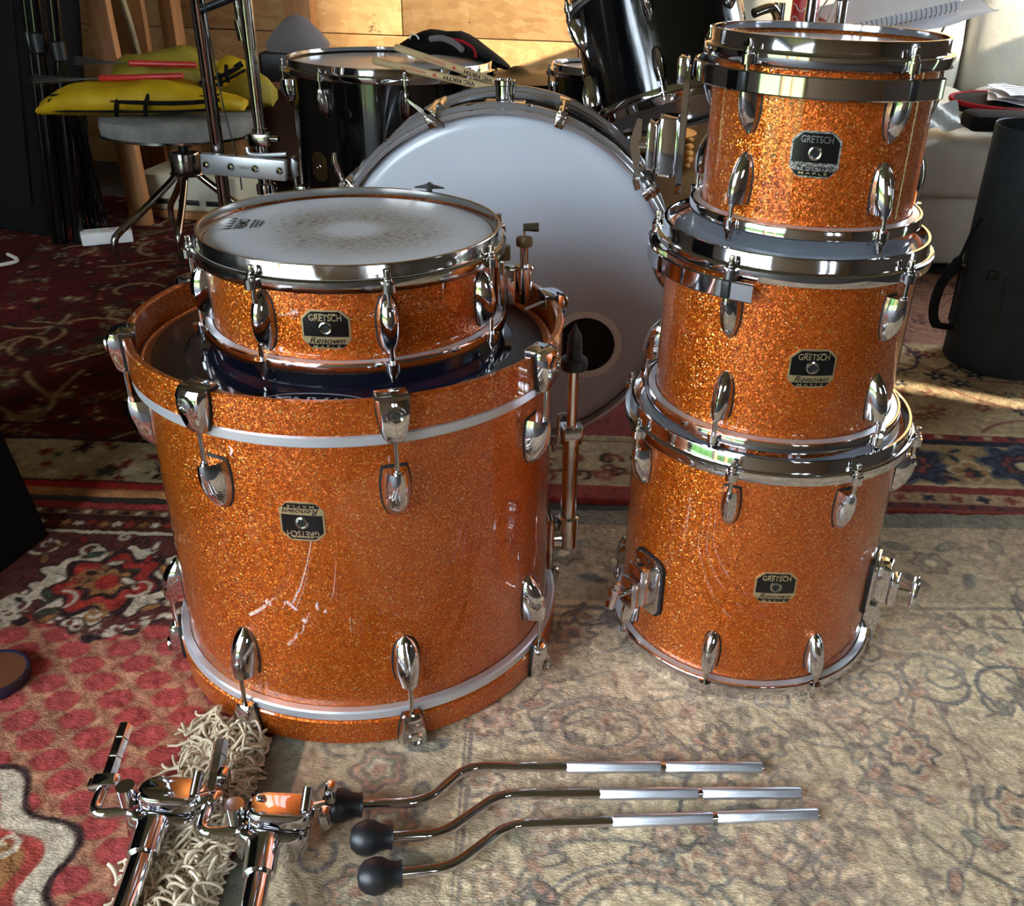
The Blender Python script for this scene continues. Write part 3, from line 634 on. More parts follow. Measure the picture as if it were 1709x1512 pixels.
# claws: hooked over the hoop, local origin at the hoop's outer face, z=0 at the hoop edge
def claw():
    b = MB(); secs = []
    for z,w,y0,bl in ((.0045,.034,-.008,.0),(.003,.036,-.0135,.001),(-.004,.037,-.0175,.002),(-.014,.0355,-.0185,.002),(-.024,.0325,-.0175,.002),(-.034,.028,-.0155,.002),(-.042,.0235,-.0135,.002),(-.046,.021,-.0105,.001)):
        h = w/2; secs.append([(-h,.0006,z),(-h*.98,y0*.55,z),(-h*.80,y0*.88,z),(-h*.35,y0,z),(h*.35,y0,z),(h*.80,y0*.88,z),(h*.98,y0*.55,z),(h,.0006,z)])
    b.loft(secs)
    b.box((0,.0065,.0032),(.034,.017,.0035),bev=.0012); b.box((0,.0138,-.004),(.030,.0026,.018),bev=.001)
    return b.mesh('claw','chrome')
def claw_liner():
    b = MB(); b.loft([[(-w,.0006,z),(w,.0006,z),(w,-.0030,z),(-w,-.0030,z)] for z,w in ((.004,.0185),(-.014,.0188),(-.034,.0152),(-.0455,.0115))]); b.box((0,.0065,.0012),(.0365,.0175,.0020),bev=.0006); return b.mesh('liner','gasket')
def claw_cup():
    return MB().lathe([(.0108,.0012),(.0098,-.001),(.0070,-.0015),(.0050,.0008),(.0040,.004),(0,.0045)],18).mesh('key_screw','chrome_old')
cm, cl, cc_ = claw(), claw_liner(), claw_cup(); lm, gm = lugset(.064,.033,.028); krod = rod_mesh(0,1,False)
kang = [rad(21+45*i) for i in range(8)]
rt = rod_mesh(kH-.100,kH-.044,False); rb = rod_mesh(.100,.044,False)
for a in kang:
    for s_ in (1,-1):
        c = (kR*sin(a),-kR*cos(a),kH if s_>0 else .004); r_ = (0,0,a) if s_>0 else (0,pi,a)
        o = put('claw',cm,K,c,r_); put('liner',cl,o); put('key_screw',cc_,o,(0,-.0192,-.012),(-pi/2-.0,0,0))
        c = ((kS-.0005)*sin(a),-(kS-.0005)*cos(a),kH-.086 if s_>0 else .092)
        o = put('lug',lm,K,c,r_); put('gasket',gm,o)
        put('tension_rod',rt if s_>0 else rb,K,((kS+.0185)*sin(a),-(kS+.0185)*cos(a),0),(0,0,a))
badge(K,kS,rad(-2.5),.325,True,.050,.050)
def wing(w=.04,h=.022,t_=.007):   # wing screw head in xz plane
    b = MB(); n=14; out=[]
    for i in range(n): a=2*pi*i/n; out.append((w/2*cos(a)*(1+.0*cos(2*a)), h/2*sin(a)*(.62+.38*abs(cos(a)))))
    b.prism(out,-t_/2,t_/2,Matrix.Rotation(pi/2,4,'X'),bev=.002); b.cyl((0,0,0),(0,0,0.001),.002); return b
def spur(th, name='spur'):
    e = 1 if th>0 else -1
    b = MB(); b.box((0,-.005,.115),(.05,.012,.085),bev=.006); b.cyl((0,-.004,.115),(0,-.022,.115),.020,24)
    o = b.build(name,'chrome_old',K,(kS*sin(th),-kS*cos(th),0),(0,0,th))
    r_ = -.034
    MB().tube([(0,r_,.100),(0,r_,.130),(0,r_,.150),(0,r_,.152),(0,r_,.272),(0,r_,.274),(0,r_,.300)],[.014,.0155,.0155,.0115,.0115,.0150,.0150],20).build('spur_tube','chrome_old',o)
    MB().tube([(0,r_,.285),(0,r_,.386)],.0075,16).build('spur_rod','chrome',o)
    MB().lathe([(0,.455),(.002,.448),(.009,.436),(.0105,.420),(.0095,.418),(.0105,.414),(.0105,.404),(.018,.402),(.019,.396),(.018,.388),(.006,.386),(0,.386)],24,mx=Matrix.Translation((0,r_,0))).build('rubber_foot','rubber',o)
    for z in (.285,.112):
        w_ = MB().box((0,0,0),(.008,.030,.036),bev=.003); w_.cyl((-.024,0,0),(0,0,0),.005); w_.build('wing_screw','chrome_old',o,(e*.036,r_,z),(0,0,pi if e<0 else 0))
    MB().box((0,r_,.292),(.032,.030,.018),bev=.004).build('clamp','chrome_old',o)
spur(rad(101)); spur(rad(-101))

# ---------------------------------------------------------------- snare drum resting on the bass drum head
sx, sy, sz, sR, sH = -.2798, 1.1742, hz+.0012, .1778, .1405
SN = thing('snare_drum','orange sparkle snare drum with worn white head resting on the bass drum','drum',(sx,sy,sz))
sang = [rad(23.5+45*i) for i in range(8)]
shell(sR,.012,sH-.012,'sparkle',SN); hoop(sR,sH,True,sang,'hoop',SN,'chrome_old'); hoop(sR,sH,False,sang,'hoop',SN,'chrome')
hd = disc_head(sR,sH-.010,True,'head_worn','batter_head',SN); disc_head(sR,.010,False,'head_grey','resonant_head',SN)
lm, gm = lugset(.072,.026,.021,True); rt = rod_mesh(sH-.046,sH-.0170); rb = rod_mesh(.046,.0170)
for a in sang:
    l_ = put('lug',lm,SN,((sR-.0005)*sin(a),-(sR-.0005)*cos(a),sH/2+.036),(0,0,a)); put('gasket',gm,l_)
    for rm in (rt,rb): put('tension_rod',rm,SN,((sR+.0150)*sin(a),-(sR+.0150)*cos(a),0),(0,0,a))
badge(SN,sR,rad(1.5),.066,False,.054,.046)
lg = MB(); v,f = fit_text('REMO',.020,.0075,0,.02); lg.add([(x,y,0) for x,y in v],f)

for yy,n_ in ((-.0068,9),(-.0096,8),(-.0124,6)):
    for k in range(n_): x = (k-n_/2+.5)*.0021; lg.add([(x-.0008,yy-.0008,0),(x+.0008,yy-.0008,0),(x+.0008,yy+.0008,0),(x-.0008,yy+.0008,0)],[(0,1,2,3)])
for i in range(5):
    x = -.010+i*.005; lg.add([(x-.0018,.0052,0),(x+.0018,.0052,0),(x+(i-2)*.0012,.0115,0)],[(0,1,2)])
lo = lg.build('logo_print','print_black',hd,(-.139,.006,sH-.0094),(0,0,rad(97)),smooth=0); lo.scale = (2.2,1.9,1)
# throw-off on the right-hand side
a = rad(99); b = MB(); b.box((0,-.006,.062),(.030,.012,.062),bev=.004); b.box((0,-.018,.056),(.022,.018,.050),bev=.004)
st = b.build('strainer','chrome_old',SN,(sR*sin(a),-sR*cos(a),0),(0,0,a))
MB().lathe([(0,.030),(.004,.031),(.010,.050),(.0125,.072),(.0130,.080),(.0115,.082),(0,.082)],20,mx=Matrix.Translation((.0,-.038,0))).build('lever_housing','chrome',st)
MB().cyl((0,-.038,.080),(0,-.038,.108),.0055,14).build('adjuster_post','chrome_old',st)
MB().lathe([(0,.108),(.010,.108),(.0108,.110),(.0108,.117),(.010,.119),(0,.119)],20,mx=Matrix.Translation((0,-.038,0))).build('adjuster_knob','bronze_dull',st)
MB().tube([(0,-.038,.117),(0,-.038,.134)],.0016,8).cyl((0,-.036,.132),(0,-.056,.132),.0048,10,.0060).build('release_lever','chrome_old',st)
MB().cyl((.014,-.014,.086),(.014,-.014,.104),.0075,16).build('tension_knob','bronze_dull',st)
M['snare_tape'] = mat('snare_strap',(196,186,176),.5)
MB().add([(-.004,-.040,.022),(.006,-.040,.022),(.022,-.085,.034),(.012,-.085,.036),(-.004,-.040,.0212),(.006,-.040,.0212),(.022,-.085,.0332),(.012,-.085,.0352)],[(0,1,2,3),(7,6,5,4),(0,4,5,1),(1,5,6,2),(2,6,7,3),(3,7,4,0)]).build('strap','snare_tape',st,smooth=0)
MB().box((0,-.006,.055),(.036,.012,.05),bev=.004).cyl((0,-.012,.05),(0,-.02,.05),.006).build('butt_plate','chrome_old',SN,(sR*sin(a+pi),-sR*cos(a+pi),0),(0,0,a+pi))
# drum key on a rear tension rod of the snare
a = sang[3]; kp = (sx+(sR+.0150)*sin(a), sy-(sR+.0150)*cos(a), sz+sH-.016)
DK = thing('drum_key','small black drum key standing on the rear rim of the snare drum','drum key',kp)
MB().cyl((0,0,.001),(0,0,.019),.0050,12,.0036).build('socket','black_plastic',DK)
MB().loft([[(-.021,-.0016,0.0190),(-.021,.0016,0.0190),(-.021,.0016,0.0200),(-.021,-.0016,0.0200)],[(-.006,-.003,0.0185),(-.006,.003,0.0185),(-.006,.003,0.0235),(-.006,-.003,0.0235)],[(0,-.004,0.0165),(0,.004,0.0165),(0,.004,0.0270),(0,-.004,0.0270)],[(.006,-.003,0.0185),(.006,.003,0.0185),(.006,.003,0.0235),(.006,-.003,0.0235)],[(.021,-.0016,0.0190),(.021,.0016,0.0190),(.021,.0016,0.0200),(.021,-.0016,0.0200)]]).build('handle','black_plastic',DK)

# ---------------------------------------------------------------- stacked toms
FT = tom('floor_tom','orange sparkle floor tom at the bottom of the stack, with leg brackets','drum',(.2665,1.1689,0),.1778,.3691,8,rad(23.5),'sparkle','head_white')
badge(FT,.1778,rad(1),.184)
def leg_bracket(th, z, parent, R):
    o = MB().prism(rrect(.056,.086,.014),-.002,.0065,Matrix.Rotation(pi/2,4,'X'),bev=.0015).box((0,-.015,.004),(.034,.022,.058),bev=.004).build('leg_bracket','chrome',parent,(R*sin(th),-R*cos(th),z),(0,0,th))
    MB().prism(rrect(.062,.092,.016),-.003,.0025,Matrix.Rotation(pi/2,4,'X')).build('gasket','gasket',o)
    c = MB().box((0,-.032,-.006),(.030,.012,.042),bev=.003); c.cyl((0,-.028,-.004),(0,-.056,-.004),.0045,12); c.cyl((-.009,-.02,.034),(-.009,-.02,.0345),.004); c.build('clamp','chrome',o)
    MB().lathe([(0,.0001),(.0045,.0001)],14).build('leg_hole','hole',o,(.0,-.016,.0331)); MB().lathe([(0,.0001),(.003,.0001)],12).build('leg_hole','hole',o,(-.010,-.018,.0331))
    w_ = MB().box((0,-.060,-.006),(.014,.011,.040),bev=.004); w_.box((0,-.058,.010),(.009,.010,.024),bev=.003); w_.build('wing_screw','chrome',o,(0,0,0),(0,.25,0))
for d in (-57,66,184): leg_bracket(rad(d),.128,FT,.1778)
MT = tom('rack_tom','middle-sized orange sparkle tom between the floor tom and the smallest tom','drum',(.2656,1.1618,.3571),.1524,.2487,5,rad(-34),'sparkle','head_grey',flat=.048,low_ph=rad(-33))
badge(MT,.1524,rad(3.5),.121,False,.054,.047)
TT = tom('rack_tom','smallest orange sparkle tom on top of the stack, its badge scratched','drum',(.2804,1.1906,.5962),.127,.2226,5,rad(-47),'sparkle','head_white',flat=.046,low_ph=rad(-47))
badge(TT,.127,rad(-11.5),.108,False,.053,.049,True)
def band(t_, R, z0, z1, a0, a1):
    p = [(R,z0+.0015),(R+.0012,z0),(R+.0034,z0),(R+.0046,z0+.0015),(R+.0046,z1-.0015),(R+.0034,z1),(R+.0012,z1),(R,z1-.0015)]
    return MB().lathe(p,72,a0-pi/2,a1-pi/2,close=True).build('mounting_band','chrome',t_)
bd = band(TT,.1465,.1665,.1885,rad(-175),rad(44))
for a in (-47,25,-119): 
    MB().box((0,0,0),(.011,.022,.020),bev=.002).build('band_grommet','rubber',bd,(.1415*sin(rad(a)),-.1415*cos(rad(a)),.1775),(0,0,rad(a)))
bd = band(MT,.172,.198,.2195,rad(-215),rad(-24))
for a in (-34,-106,-178):
    MB().box((0,0,0),(.011,.026,.020),bev=.002).build('band_grommet','rubber',bd,(.1665*sin(rad(a)),-.1665*cos(rad(a)),.209),(0,0,rad(a)))
def mount(t_, R, th, zc):     # cast bracket hanging from the band: frame, block, clamp and wing nut
    o = bpy.data.objects.new('mount_bracket',None)
    fr_ = MB(); out = rrect(.058,.150,.02); inn = rrect(.034,.088,.010); n = len(out); mx = Matrix.Translation((0,0,zc-.074)) @ Matrix.Rotation(pi/2,4,'X')
    inn = [(x,y-.012) for x,y in inn]
    vs = [(x,y,z) for z in (0,.007) for l in (out,inn) for x,y in l]; fs = []
    for i in range(n):
        j = (i+1)%n; fs += [(i,j,n+j,n+i),(2*n+i,3*n+i,3*n+j,2*n+j),(i,2*n+i,2*n+j,j),(n+i,n+j,3*n+j,3*n+i)]
    fr_.add(vs,fs,mx)
    o = fr_.build('mount_bracket','chrome',t_,((R+.003)*sin(th),-(R+.003)*cos(th),0),(0,0,th))
    MB().box((0,-.009,zc-.004),(.044,.014,.030),bev=.004).build('band_clamp','chrome',o)
    zb = zc-.092
    MB().box((0,-.020,zb),(.046,.026,.070),bev=.005).build('block','chrome',o)
    MB().box((0,-.040,zb),(.040,.012,.056),bev=.003).cyl((0,-.044,zb),(0,-.054,zb),.008,16).build('clamp','chrome',o)
    MB().tube([(0,-.052,zb),(0,-.056,zb)],.007,12).loft([[(-.005,-.054,zb+q*.030),(.005,-.054,zb+q*.030),(.005,-.068+abs(q)*.008,zb+q*.030),(-.005,-.068+abs(q)*.008,zb+q*.030)] for q in (-1,-.6,-.2,.2,.6,1)]).build('wing_nut','chrome',o)
    MB().tube(smooth_path([(0,-.050,zb-.026),(0,-.058,zb-.040),(0,-.054,zb-.056)],5),.004,10).build('hinge_pin','chrome_old',o)
mount(TT,.150,rad(-97),.178)

# ---------------------------------------------------------------- three floor tom legs on the rug
def leg(label, pts, k0, k1, g_, end):
    L = thing('floor_tom_leg',label,'rod',(pts[0][0],pts[0][1],0),group='bent chrome floor tom legs on the beige rug')
    o = Vector((pts[0][0],pts[0][1],0)); rz = .0075
    P = [Vector((x,y,rz+dz))-o for x,y,dz in pts]; path = [P[0]]
    def rnd(a,b,c,r=.022):
        u = (a-b).normalized(); v = (c-b).normalized(); p, q = b+u*r, b+v*r; return [((1-t_)**2*p+2*t_*(1-t_)*b+t_*t_*q) for t_ in [i/7 for i in range(8)]]
    path = [P[0]]+rnd(P[0],P[1],P[2])+rnd(P[1],P[2],P[3])+[P[3]]
    MB().tube(path,.0062,16).build('rod','chrome',L)
    d = (P[3]-P[2]).normalized(); x1 = P[3]; x0 = P[2]+d*((k0[0]-pts[2][0])/d.x); xm = x0+(x1-x0)*g_
    def kn(a,b):
        n=24; mx = frame(a,b); h = (b-a).length; rings=[]
        for zz,f_ in ((0,.8),(.002,1),(h-.002,1),(h,.8)): rings.append([((.0082 if i%6 in(0,1,5) else .0069)*f_*cos(2*pi*i/n),(.0082 if i%6 in(0,1,5) else .0069)*f_*sin(2*pi*i/n),zz) for i in range(n)])
        return MB().loft(rings,mx).build('knurled_section','knurl',L,smooth=40)
    kn(x0,xm-d*.0025); kn(xm+d*.0025,x1)
    f0 = P[0]; dd = (P[0]-P[1]).normalized(); e_ = 0.010
    fo = MB().lathe([(0,-.046),(.010,-.0445),(.0165,-.038),(.0195,-.028),(.0185,-.020),(.0145,-.012),(.0130,-.004),(.0142,0),(.0075,.001),(0,.001)],32,mx=frame(f0-dd*.0,f0-dd)).build('rubber_foot','rubber',L)
    return L
# (x,y,dz) : foot joint, first bend, second bend, far end
leg('bent chrome floor tom leg with rubber foot, farthest of the three from the viewer',[(-.221,.767,.013),(-.150,.780,.006),(-.110,.840,.001),(.254,.858,0)],(.012,.849),None,.492,None)
leg('bent chrome floor tom leg with rubber foot, middle one of the three',[(-.179,.724,.013),(-.126,.735,.006),(-.066,.800,.001),(.294,.820,0)],(.052,.8035),None,.497,None)
leg('bent chrome floor tom leg with rubber foot, nearest of the three to the viewer',[(-.161,.678,.013),(-.110,.692,.006),(-.053,.756,.001),(.308,.789,0)],(.066,.7655),None,.495,None)

# ---------------------------------------------------------------- two tom holder arms
def holder(label, loc, rz, dz=0):
    A = thing('tom_holder_arm',label,'tom arm',loc,(0,0,rz),'chrome tom holder arms on the rugs')
    MB().tube([(.004,-.050,.034),(.020,-.330,.016)],.0128,28).build('tube','chrome',A)
    MB().tube([(.002,-.026,.036),(.003,-.032,.0355),(.0055,-.066,.033),(.006,-.068,.033)],[.0185,.0172,.0168,.0145],28).build('collar','chrome',A)
    mx = Matrix.Translation((0,-.010,.0)) @ Matrix.Rotation(.10,4,'Y') @ Matrix.Rotation(-.18,4,'X')
    st_ = lambda w,h,x0,y0: [(x0+x,y0+y) for x,y in rrect(w,h,h*.46,6)]
    MB().prism(st_(.080,.050,.004,0),.004,.040,mx,bev=.006).build('clamp_body','chrome',A)
    MB().prism(st_(.072,.044,.010,.004),.0415,.062,mx,bev=.006).build('clamp_cap','chrome',A)
    MB().cyl((-.030,-.004,.046),(-.030,-.004,.070),.010,20).build('hinge_post','chrome',A)
    MB().tube(smooth_path([(-.010,-.008,.036),(-.034,-.010,.036),(-.056,-.013,.037),(-.066,-.008,.038),(-.068,.006,.040),(-.067,.030,.044)],6),.0068,16).build('angle_rod','chrome',A)
    n=6; P0, P1 = Vector((-.067,.024,.043)), Vector((-.073,.104,.055)); h=(P1-P0).length
    hx = MB().loft([[(r_*cos(2*pi*i/n),r_*sin(2*pi*i/n),zz*h) for i in range(n)] for zz,r_ in ((0,.0085),(.38,.0085),(.381,.0072),(.40,.0072),(.401,.0085),(.70,.0085),(.701,.0072),(.72,.0072),(.721,.0085),(.96,.0085),(1,.006))],frame(P0,P1))
    hx.build('hex_rod','chrome_old',A,smooth=20)
    MB().prism(rrect(.030,.018,.006),-.008,.008,frame(P0,P1),bev=.002).box((.014,-.002,0),(.010,.012,.012),frame(P0,P1),bev=.002).build('memory_lock','chrome',A)
    w_ = MB().cyl((.040,.008,.046),(.062,.012,.048),.0055,12); w_.box((.066,.026,.052),(.012,.018,.022),bev=.004); w_.box((.064,-.004,.046),(.012,.018,.022),bev=.004); w_.build('wing_screw','chrome',A)
    MB().tube([(.044,-.006,.060),(.046,.012,.076)],.0055,12).build('wing_screw','chrome',A)
holder('chrome tom holder arm lying on the red rug',(-.441,.742,0),rad(2))
holder('chrome tom holder arm lying across the fringe of the beige rug',(-.314,.721,.004),rad(4))
RT = -.0025   # top of the rugs

# ---------------------------------------------------------------- white-headed bass drum behind, facing the viewer
wx, wy, wz, wR = -.132, 1.68, .331, .325
WK = thing('bass_drum','black bass drum with plain white front head and chrome hoop behind the snare','drum',(wx,wy,0))
RX = Matrix.Rotation(pi/2,4,'X')   # lathe z -> -y
mxw = Matrix.Translation((0,0,wz)) @ RX
D = .24
MB().lathe([(.300,-.02),(.303,-.02),(.303,-D+.02),(.300,-D+.02)],96,mx=mxw,close=True).build('shell','black_lacquer',WK)
def whoop(za,zb): return MB().lathe([(.305,za),(.309,zb),(.313,zb+.001),(.316,zb-.001),(.3175,zb-.007),(.316,zb-.012),(.318,zb-.016),(.323,zb-.020),(.325,zb-.025),(.324,za+.006),(.322,za),(.309,za)],128,mx=mxw,close=True).build('hoop','satin',WK)
whoop(-.034,.010); whoop(-D-.004,-D+.040)
wh = MB().lathe([(0,0),(.15,0),(.285,0),(.296,-.0015),(.303,-.007),(.306,-.012)],128,mx=mxw).build('front_head','head_white',WK)
MB().lathe([(0,-D),(.285,-D),(.303,-D+.006)],64,mx=mxw).build('rear_head','head_white',WK)
pc = Matrix.Translation((.158,-.0012,.230)) @ RX
MB().lathe([(.053,0),(.054,.003),(.060,.0045),(.066,.003),(.067,0)],64,mx=pc,close=True).build('port_ring','white_plastic',wh)
MB().lathe([(0,.0006),(.054,.0006)],48,mx=pc).build('port_hole','hole',wh)
def wclaw(a, T=False, kind=0):
    o = bpy.data.objects.new('x',None)
    mx = mxw @ Matrix.Rotation(a,4,'Z') @ Matrix.Translation((.318,0,0))
    b = MB(); b.box((.004,0,.004),(.014,.020,.016),mx,bev=.003); b.box((.010,0,-.022),(.010,.016,.052),mx,bev=.003); b.box((-.004,0,.012),(.018,.016,.005),mx,bev=.002)
    c = b.build('claw','chrome_old',WK)
    rb = MB(); rb.tube([mx@Vector((.014,0,.012)),mx@Vector((.014,0,-.11))],.0035,10); rb.build('tension_rod','chrome_old',c)
    if T: MB().loft([[mx@Vector((.014+q*.034*cos(.6)+s1*.003,q*.034*sin(.6)+s2*.003*(1.1-abs(q)),.030+abs(q)*-.002)) for s1,s2 in ((-1,-1),(1,-1),(1,1),(-1,1))]+[mx@Vector((.014+q*.034*cos(.6)+s1*.003,q*.034*sin(.6)+s2*.003*(1.1-abs(q)),.022)) for s1,s2 in ((-1,1),(1,1),(1,-1),(-1,-1))] for q in (-1,-.6,-.2,.2,.6,1)]).build('wing_handle','chrome_old',c)
    else: MB().tube([mx@Vector((.014,0,.012)),mx@Vector((.014,0,.026))],.0045,8).build('key_head','chrome_old',c)
    MB().loft([[mx@Vector((x_*w_,y_*w_,z_)) for x_,y_ in ((-.004,-.011),(.014,-.009),(.014,.009),(-.004,.011))] for z_,w_ in ((-.09,.9),(-.13,1.1),(-.16,1.0))]).build('lug','chrome_old',c)
for i,a in enumerate((103,67,31,-5,-41,-77,-113,-149,175,139)):
    pass
for a,T in ((112,True),(72,False),(36,False),(0,False),(-36,False),(-72,False),(-108,False),(-144,False),(180,False),(146,False)): wclaw(rad(a),T)
for a in (82,62,40,26,100,128): MB().lathe([(0,.004),(.004,.003),(.0055,0)],12,mx=mxw@Matrix.Rotation(rad(a),4,'Z')@Matrix.Translation((.3235,0,-.010))@Matrix.Rotation(pi/2,4,'Y')).build('screw','chrome_old',WK)
MB().lathe([(.013,.315),(.0165,.318),(.0165,.345),(.0185,.347),(.0185,.354),(.0150,.355),(.0140,.340)],28,mx=Matrix.Translation((.0,.06,wz))).build('tom_mount_post','chrome',WK)
MB().box((0,.06,wz+.316),(.070,.044,.008),bev=.002).build('mount_plate','chrome',WK)
for s_ in (-1,1):
    MB().tube([(s_*.27,.10,.20),(s_*.36,.02,.0)],[.007,.006],12).build('spur','chrome_old',WK)
MB().tube([(-.285,.03,.505),(-.296,.025,.545),(-.296,.025,.560)],[.006,.006,.004],12).build('rod_end','chrome_old',WK)

# ---------------------------------------------------------------- black drums in the background
BF = tom('floor_tom','black floor tom with chrome hoops behind the snare, drumsticks across it','drum',(-.432,2.30,.255),.2206,.400,8,rad(-28),'black_lacquer','head_white',L=.058,P=.026)
bp = MB(); Rb=.2206
bp.loft([[bend(Rb,u,v,o_) for v,o_ in ((.031-max(0,.012-(.024-abs(u))),-.001),(.031-max(0,.012-(.024-abs(u))),.0016),(-.031+max(0,.012-(.024-abs(u))),.0016),(-.031+max(0,.012-(.024-abs(u))),-.001))] for u in [-.024+.048*i/10 for i in range(11)]])
bo = bp.build('badge','bronze_dull',BF,(0,0,.190),(0,0,rad(-38)),smooth=0)
MB().lathe([(.004,0),(.0055,.0015),(.0072,0)],16).build('grommet','chrome_old',bo,(0,-Rb-.0016,0),(pi/2,0,0))
for d in (60,180,300):
    c = (.238*sin(rad(d)),-.238*cos(rad(d)))
    MB().tube([(c[0],c[1],.20),(c[0],c[1],-.20),(c[0]*1.1,c[1]*1.1,-.2535)],[.0055,.0055,.0055],10).box((c[0]*.96,c[1]*.96,.11),(.03,.03,.05),bev=.004).build('leg','chrome_old',BF)
BT = tom('rack_tom','black rack tom with worn shine tilted above the white bass drum','drum',(.201,2.085,.584),.1715,.262,6,rad(-8),'black_lacquer','head_white',(rad(-19),rad(-15.5),0),L=.062,P=.026)
STD = thing('tom_stand','chrome tom stand hidden behind the tilted black rack tom','stand',(.415,2.25,RT))
MB().tube([(0,0,.25),(0,0,.80)],.0127,16).build('pole','chrome_old',STD)
MB().tube(smooth_path([(0,0,.77),(-.02,-.02,.79),(-.060,-.045,.780)],5),.010,12).build('arm','chrome_old',STD)
for d in (20,140,260): MB().tube([(0,0,.36),(.085*cos(rad(d)),.085*sin(rad(d)),.010)],.008,10).build('leg','chrome_old',STD)
CASE = thing('road_case','black road case behind the white bass drum','case',(.02,2.86,RT))
MB().box((0,0,.21),(.50,.52,.42),bev=.012).build('body','black_paint',CASE)
MB().box((0,-.262,.30),(.10,.012,.05),bev=.004).build('latch','steel',CASE)
ST = tom('small_drum','small black concert drum with chrome hoops behind the white bass drum','drum',(.052,2.72,.418),.127,.196,6,rad(-18),'black_lacquer','head_white',L=.046,P=.018)
CB = thing('cymbal_bag','flat black cymbal bag on the road case','bag',(-.165,2.99,.4185)); MB().box((0,0,.058),(.26,.26,.116),bev=.04).build('body','black_cloth',CB)
MB().tube(smooth_path([(-.06,-.13,.06),(-.05,-.150,.075),(.05,-.150,.075),(.06,-.13,.06)],6),.006,8).build('handle','black_cloth',CB)
def cymbal(name,label,loc,R,m,rot=(0,0,0),group=None):
    pr_ = [(.004,.030),(.014,.030),(.028,.024),(.036,.016),(.044,.013),(R*.6,.008),(R*.85,.0035),(R,0),(R,-.0012),(R*.6,.0068),(.036,.0148),(.026,.0228),(.004,.0288)]
    return tag(MB().lathe(pr_,64,close=True).build(name,m,None,loc,rot,60),label,'cymbal',group)
cymbal('cymbal','dull bronze cymbal lying on the black bag behind the sticks',(-.19,3.03,.5355),.185,'bronze_dull')
BX = thing('cardboard_box','brown cardboard box under a stack of cymbals','box',(.20,2.40,RT))
MB().box((0,0,.215),(.30,.28,.43),bev=.003).build('carton','card',BX); MB().box((0,0,.4312),(.05,.285,.0016)).build('tape','stick',BX)
for i in range(6): cymbal('cymbal',('lowest','second lowest','third lowest','third highest','second highest','topmost')[i]+' cymbal in the pile on the cardboard box',(.165+.003*(i%2),2.375-.002*i,(.4295+.0155*i)),.105+.002*(i%3),'brass',(0,0,i))
def sheet(name,label,cat,c,w,h,rot,m='paper',t_=.0015,lines=0,group=None,curl=.004):
    T_ = thing(name,label,cat,c,rot,group); n=8
    b = MB(); top=[[(w*(i/n-.5),h*(j/n-.5),curl*sin(i*1.1+j*.7)+curl) for i in range(n+1)] for j in range(n+1)]
    vs=[p for r in top for p in r]; vs+= [(x,y,z-t_) for x,y,z in vs]; k=(n+1)**2; fs=[]
    for j in range(n):
        for i in range(n):
            a_=j*(n+1)+i; fs += [(a_,a_+1,a_+n+2,a_+n+1),(k+a_,k+a_+n+1,k+a_+n+2,k+a_+1)]
    for i in range(n):
        fs += [(i,k+i,k+i+1,i+1),(n*(n+1)+i,n*(n+1)+i+1,k+n*(n+1)+i+1,k+n*(n+1)+i)]; a_=i*(n+1); c_=a_+n; fs += [(a_,a_+n+1,k+a_+n+1,k+a_),(c_,k+c_,k+c_+n+1,c_+n+1)]
    b.add(vs,fs); b.build('page',m,T_,smooth=50)
    if lines:
        lb = MB()
        for i in range(lines):
            y = h*.38-i*h*.76/max(1,lines-1); ww = w*random.uniform(.25,.7); lb.box((-w*.4+ww/2,y,curl*2+.0006),(ww,h*.014,.0006))
        lb.build('ink_lines','print_black',T_,smooth=0)
    return T_
sheet('paper_sheet','white printed paper leaning beside the smallest tom bracket','paper',(.300,2.215,.36),.10,.13,(rad(60),0,rad(-30)),lines=4)
# ---------------------------------------------------------------- drumsticks, stick bag
def drumstick(label,a,b_,twist):
    a,b_ = Vector(a),Vector(b_); mx = (b_-a).to_track_quat('Z','Y'); L=(b_-a).length
    T_ = thing('drumstick',label,'drumstick',a,mx.to_euler(),'pale drumsticks lying on the black floor tom')
    MB().lathe([(0,0),(.005,.0005),(.0075,.004),(.0075,L*.70),(.0060,L*.85),(.0032,L*.955),(.0048,L*.975),(.0045,L*.992),(0,L)],20).build('shaft','stick',T_)
    for body,z0,w,h,m in (('VIC FIRTH',L*.53,.072,.0078,'print_black'),):
        v,f = fit_text(body,w,h,0,.03 if h>.006 else 0); R_=.0087; b=MB()
        b.add([(R_*cos(y/R_+twist),R_*sin(y/R_+twist),z0-x) for x,y in v],f); b.build('lettering',m,T_,smooth=0)
    b=MB()
    for k in range(13): b.add([(.0082*cos(twist+q),.0082*sin(twist+q),L*.33-k*.0045-d) for q,d in ((-.25,0),(.25,.0006),(.25,.0028),(-.25,.0022))],[(0,1,2,3)])
    b.add([(.0082*cos(twist+.4*sin(q)),.0082*sin(twist+.4*sin(q)),L*.385+.0045*cos(q)) for q in [j*.628 for j in range(10)]],[tuple(range(10))]); b.build('red_print','print_red',T_,smooth=0)
drumstick('pale drumstick nearer the black bag, tip behind the chrome post',(-.403,2.20,.6865),(-.038,1.99,.612),rad(172))
drumstick('pale drumstick resting on the front rim of the black floor tom',(-.435,2.12,.6665),(-.075,1.975,.6215),rad(172))
BG = thing('stick_bag','black stick bag with red piping slumped on the black floor tom','bag',(-.30,2.40,.650))
rings=[]
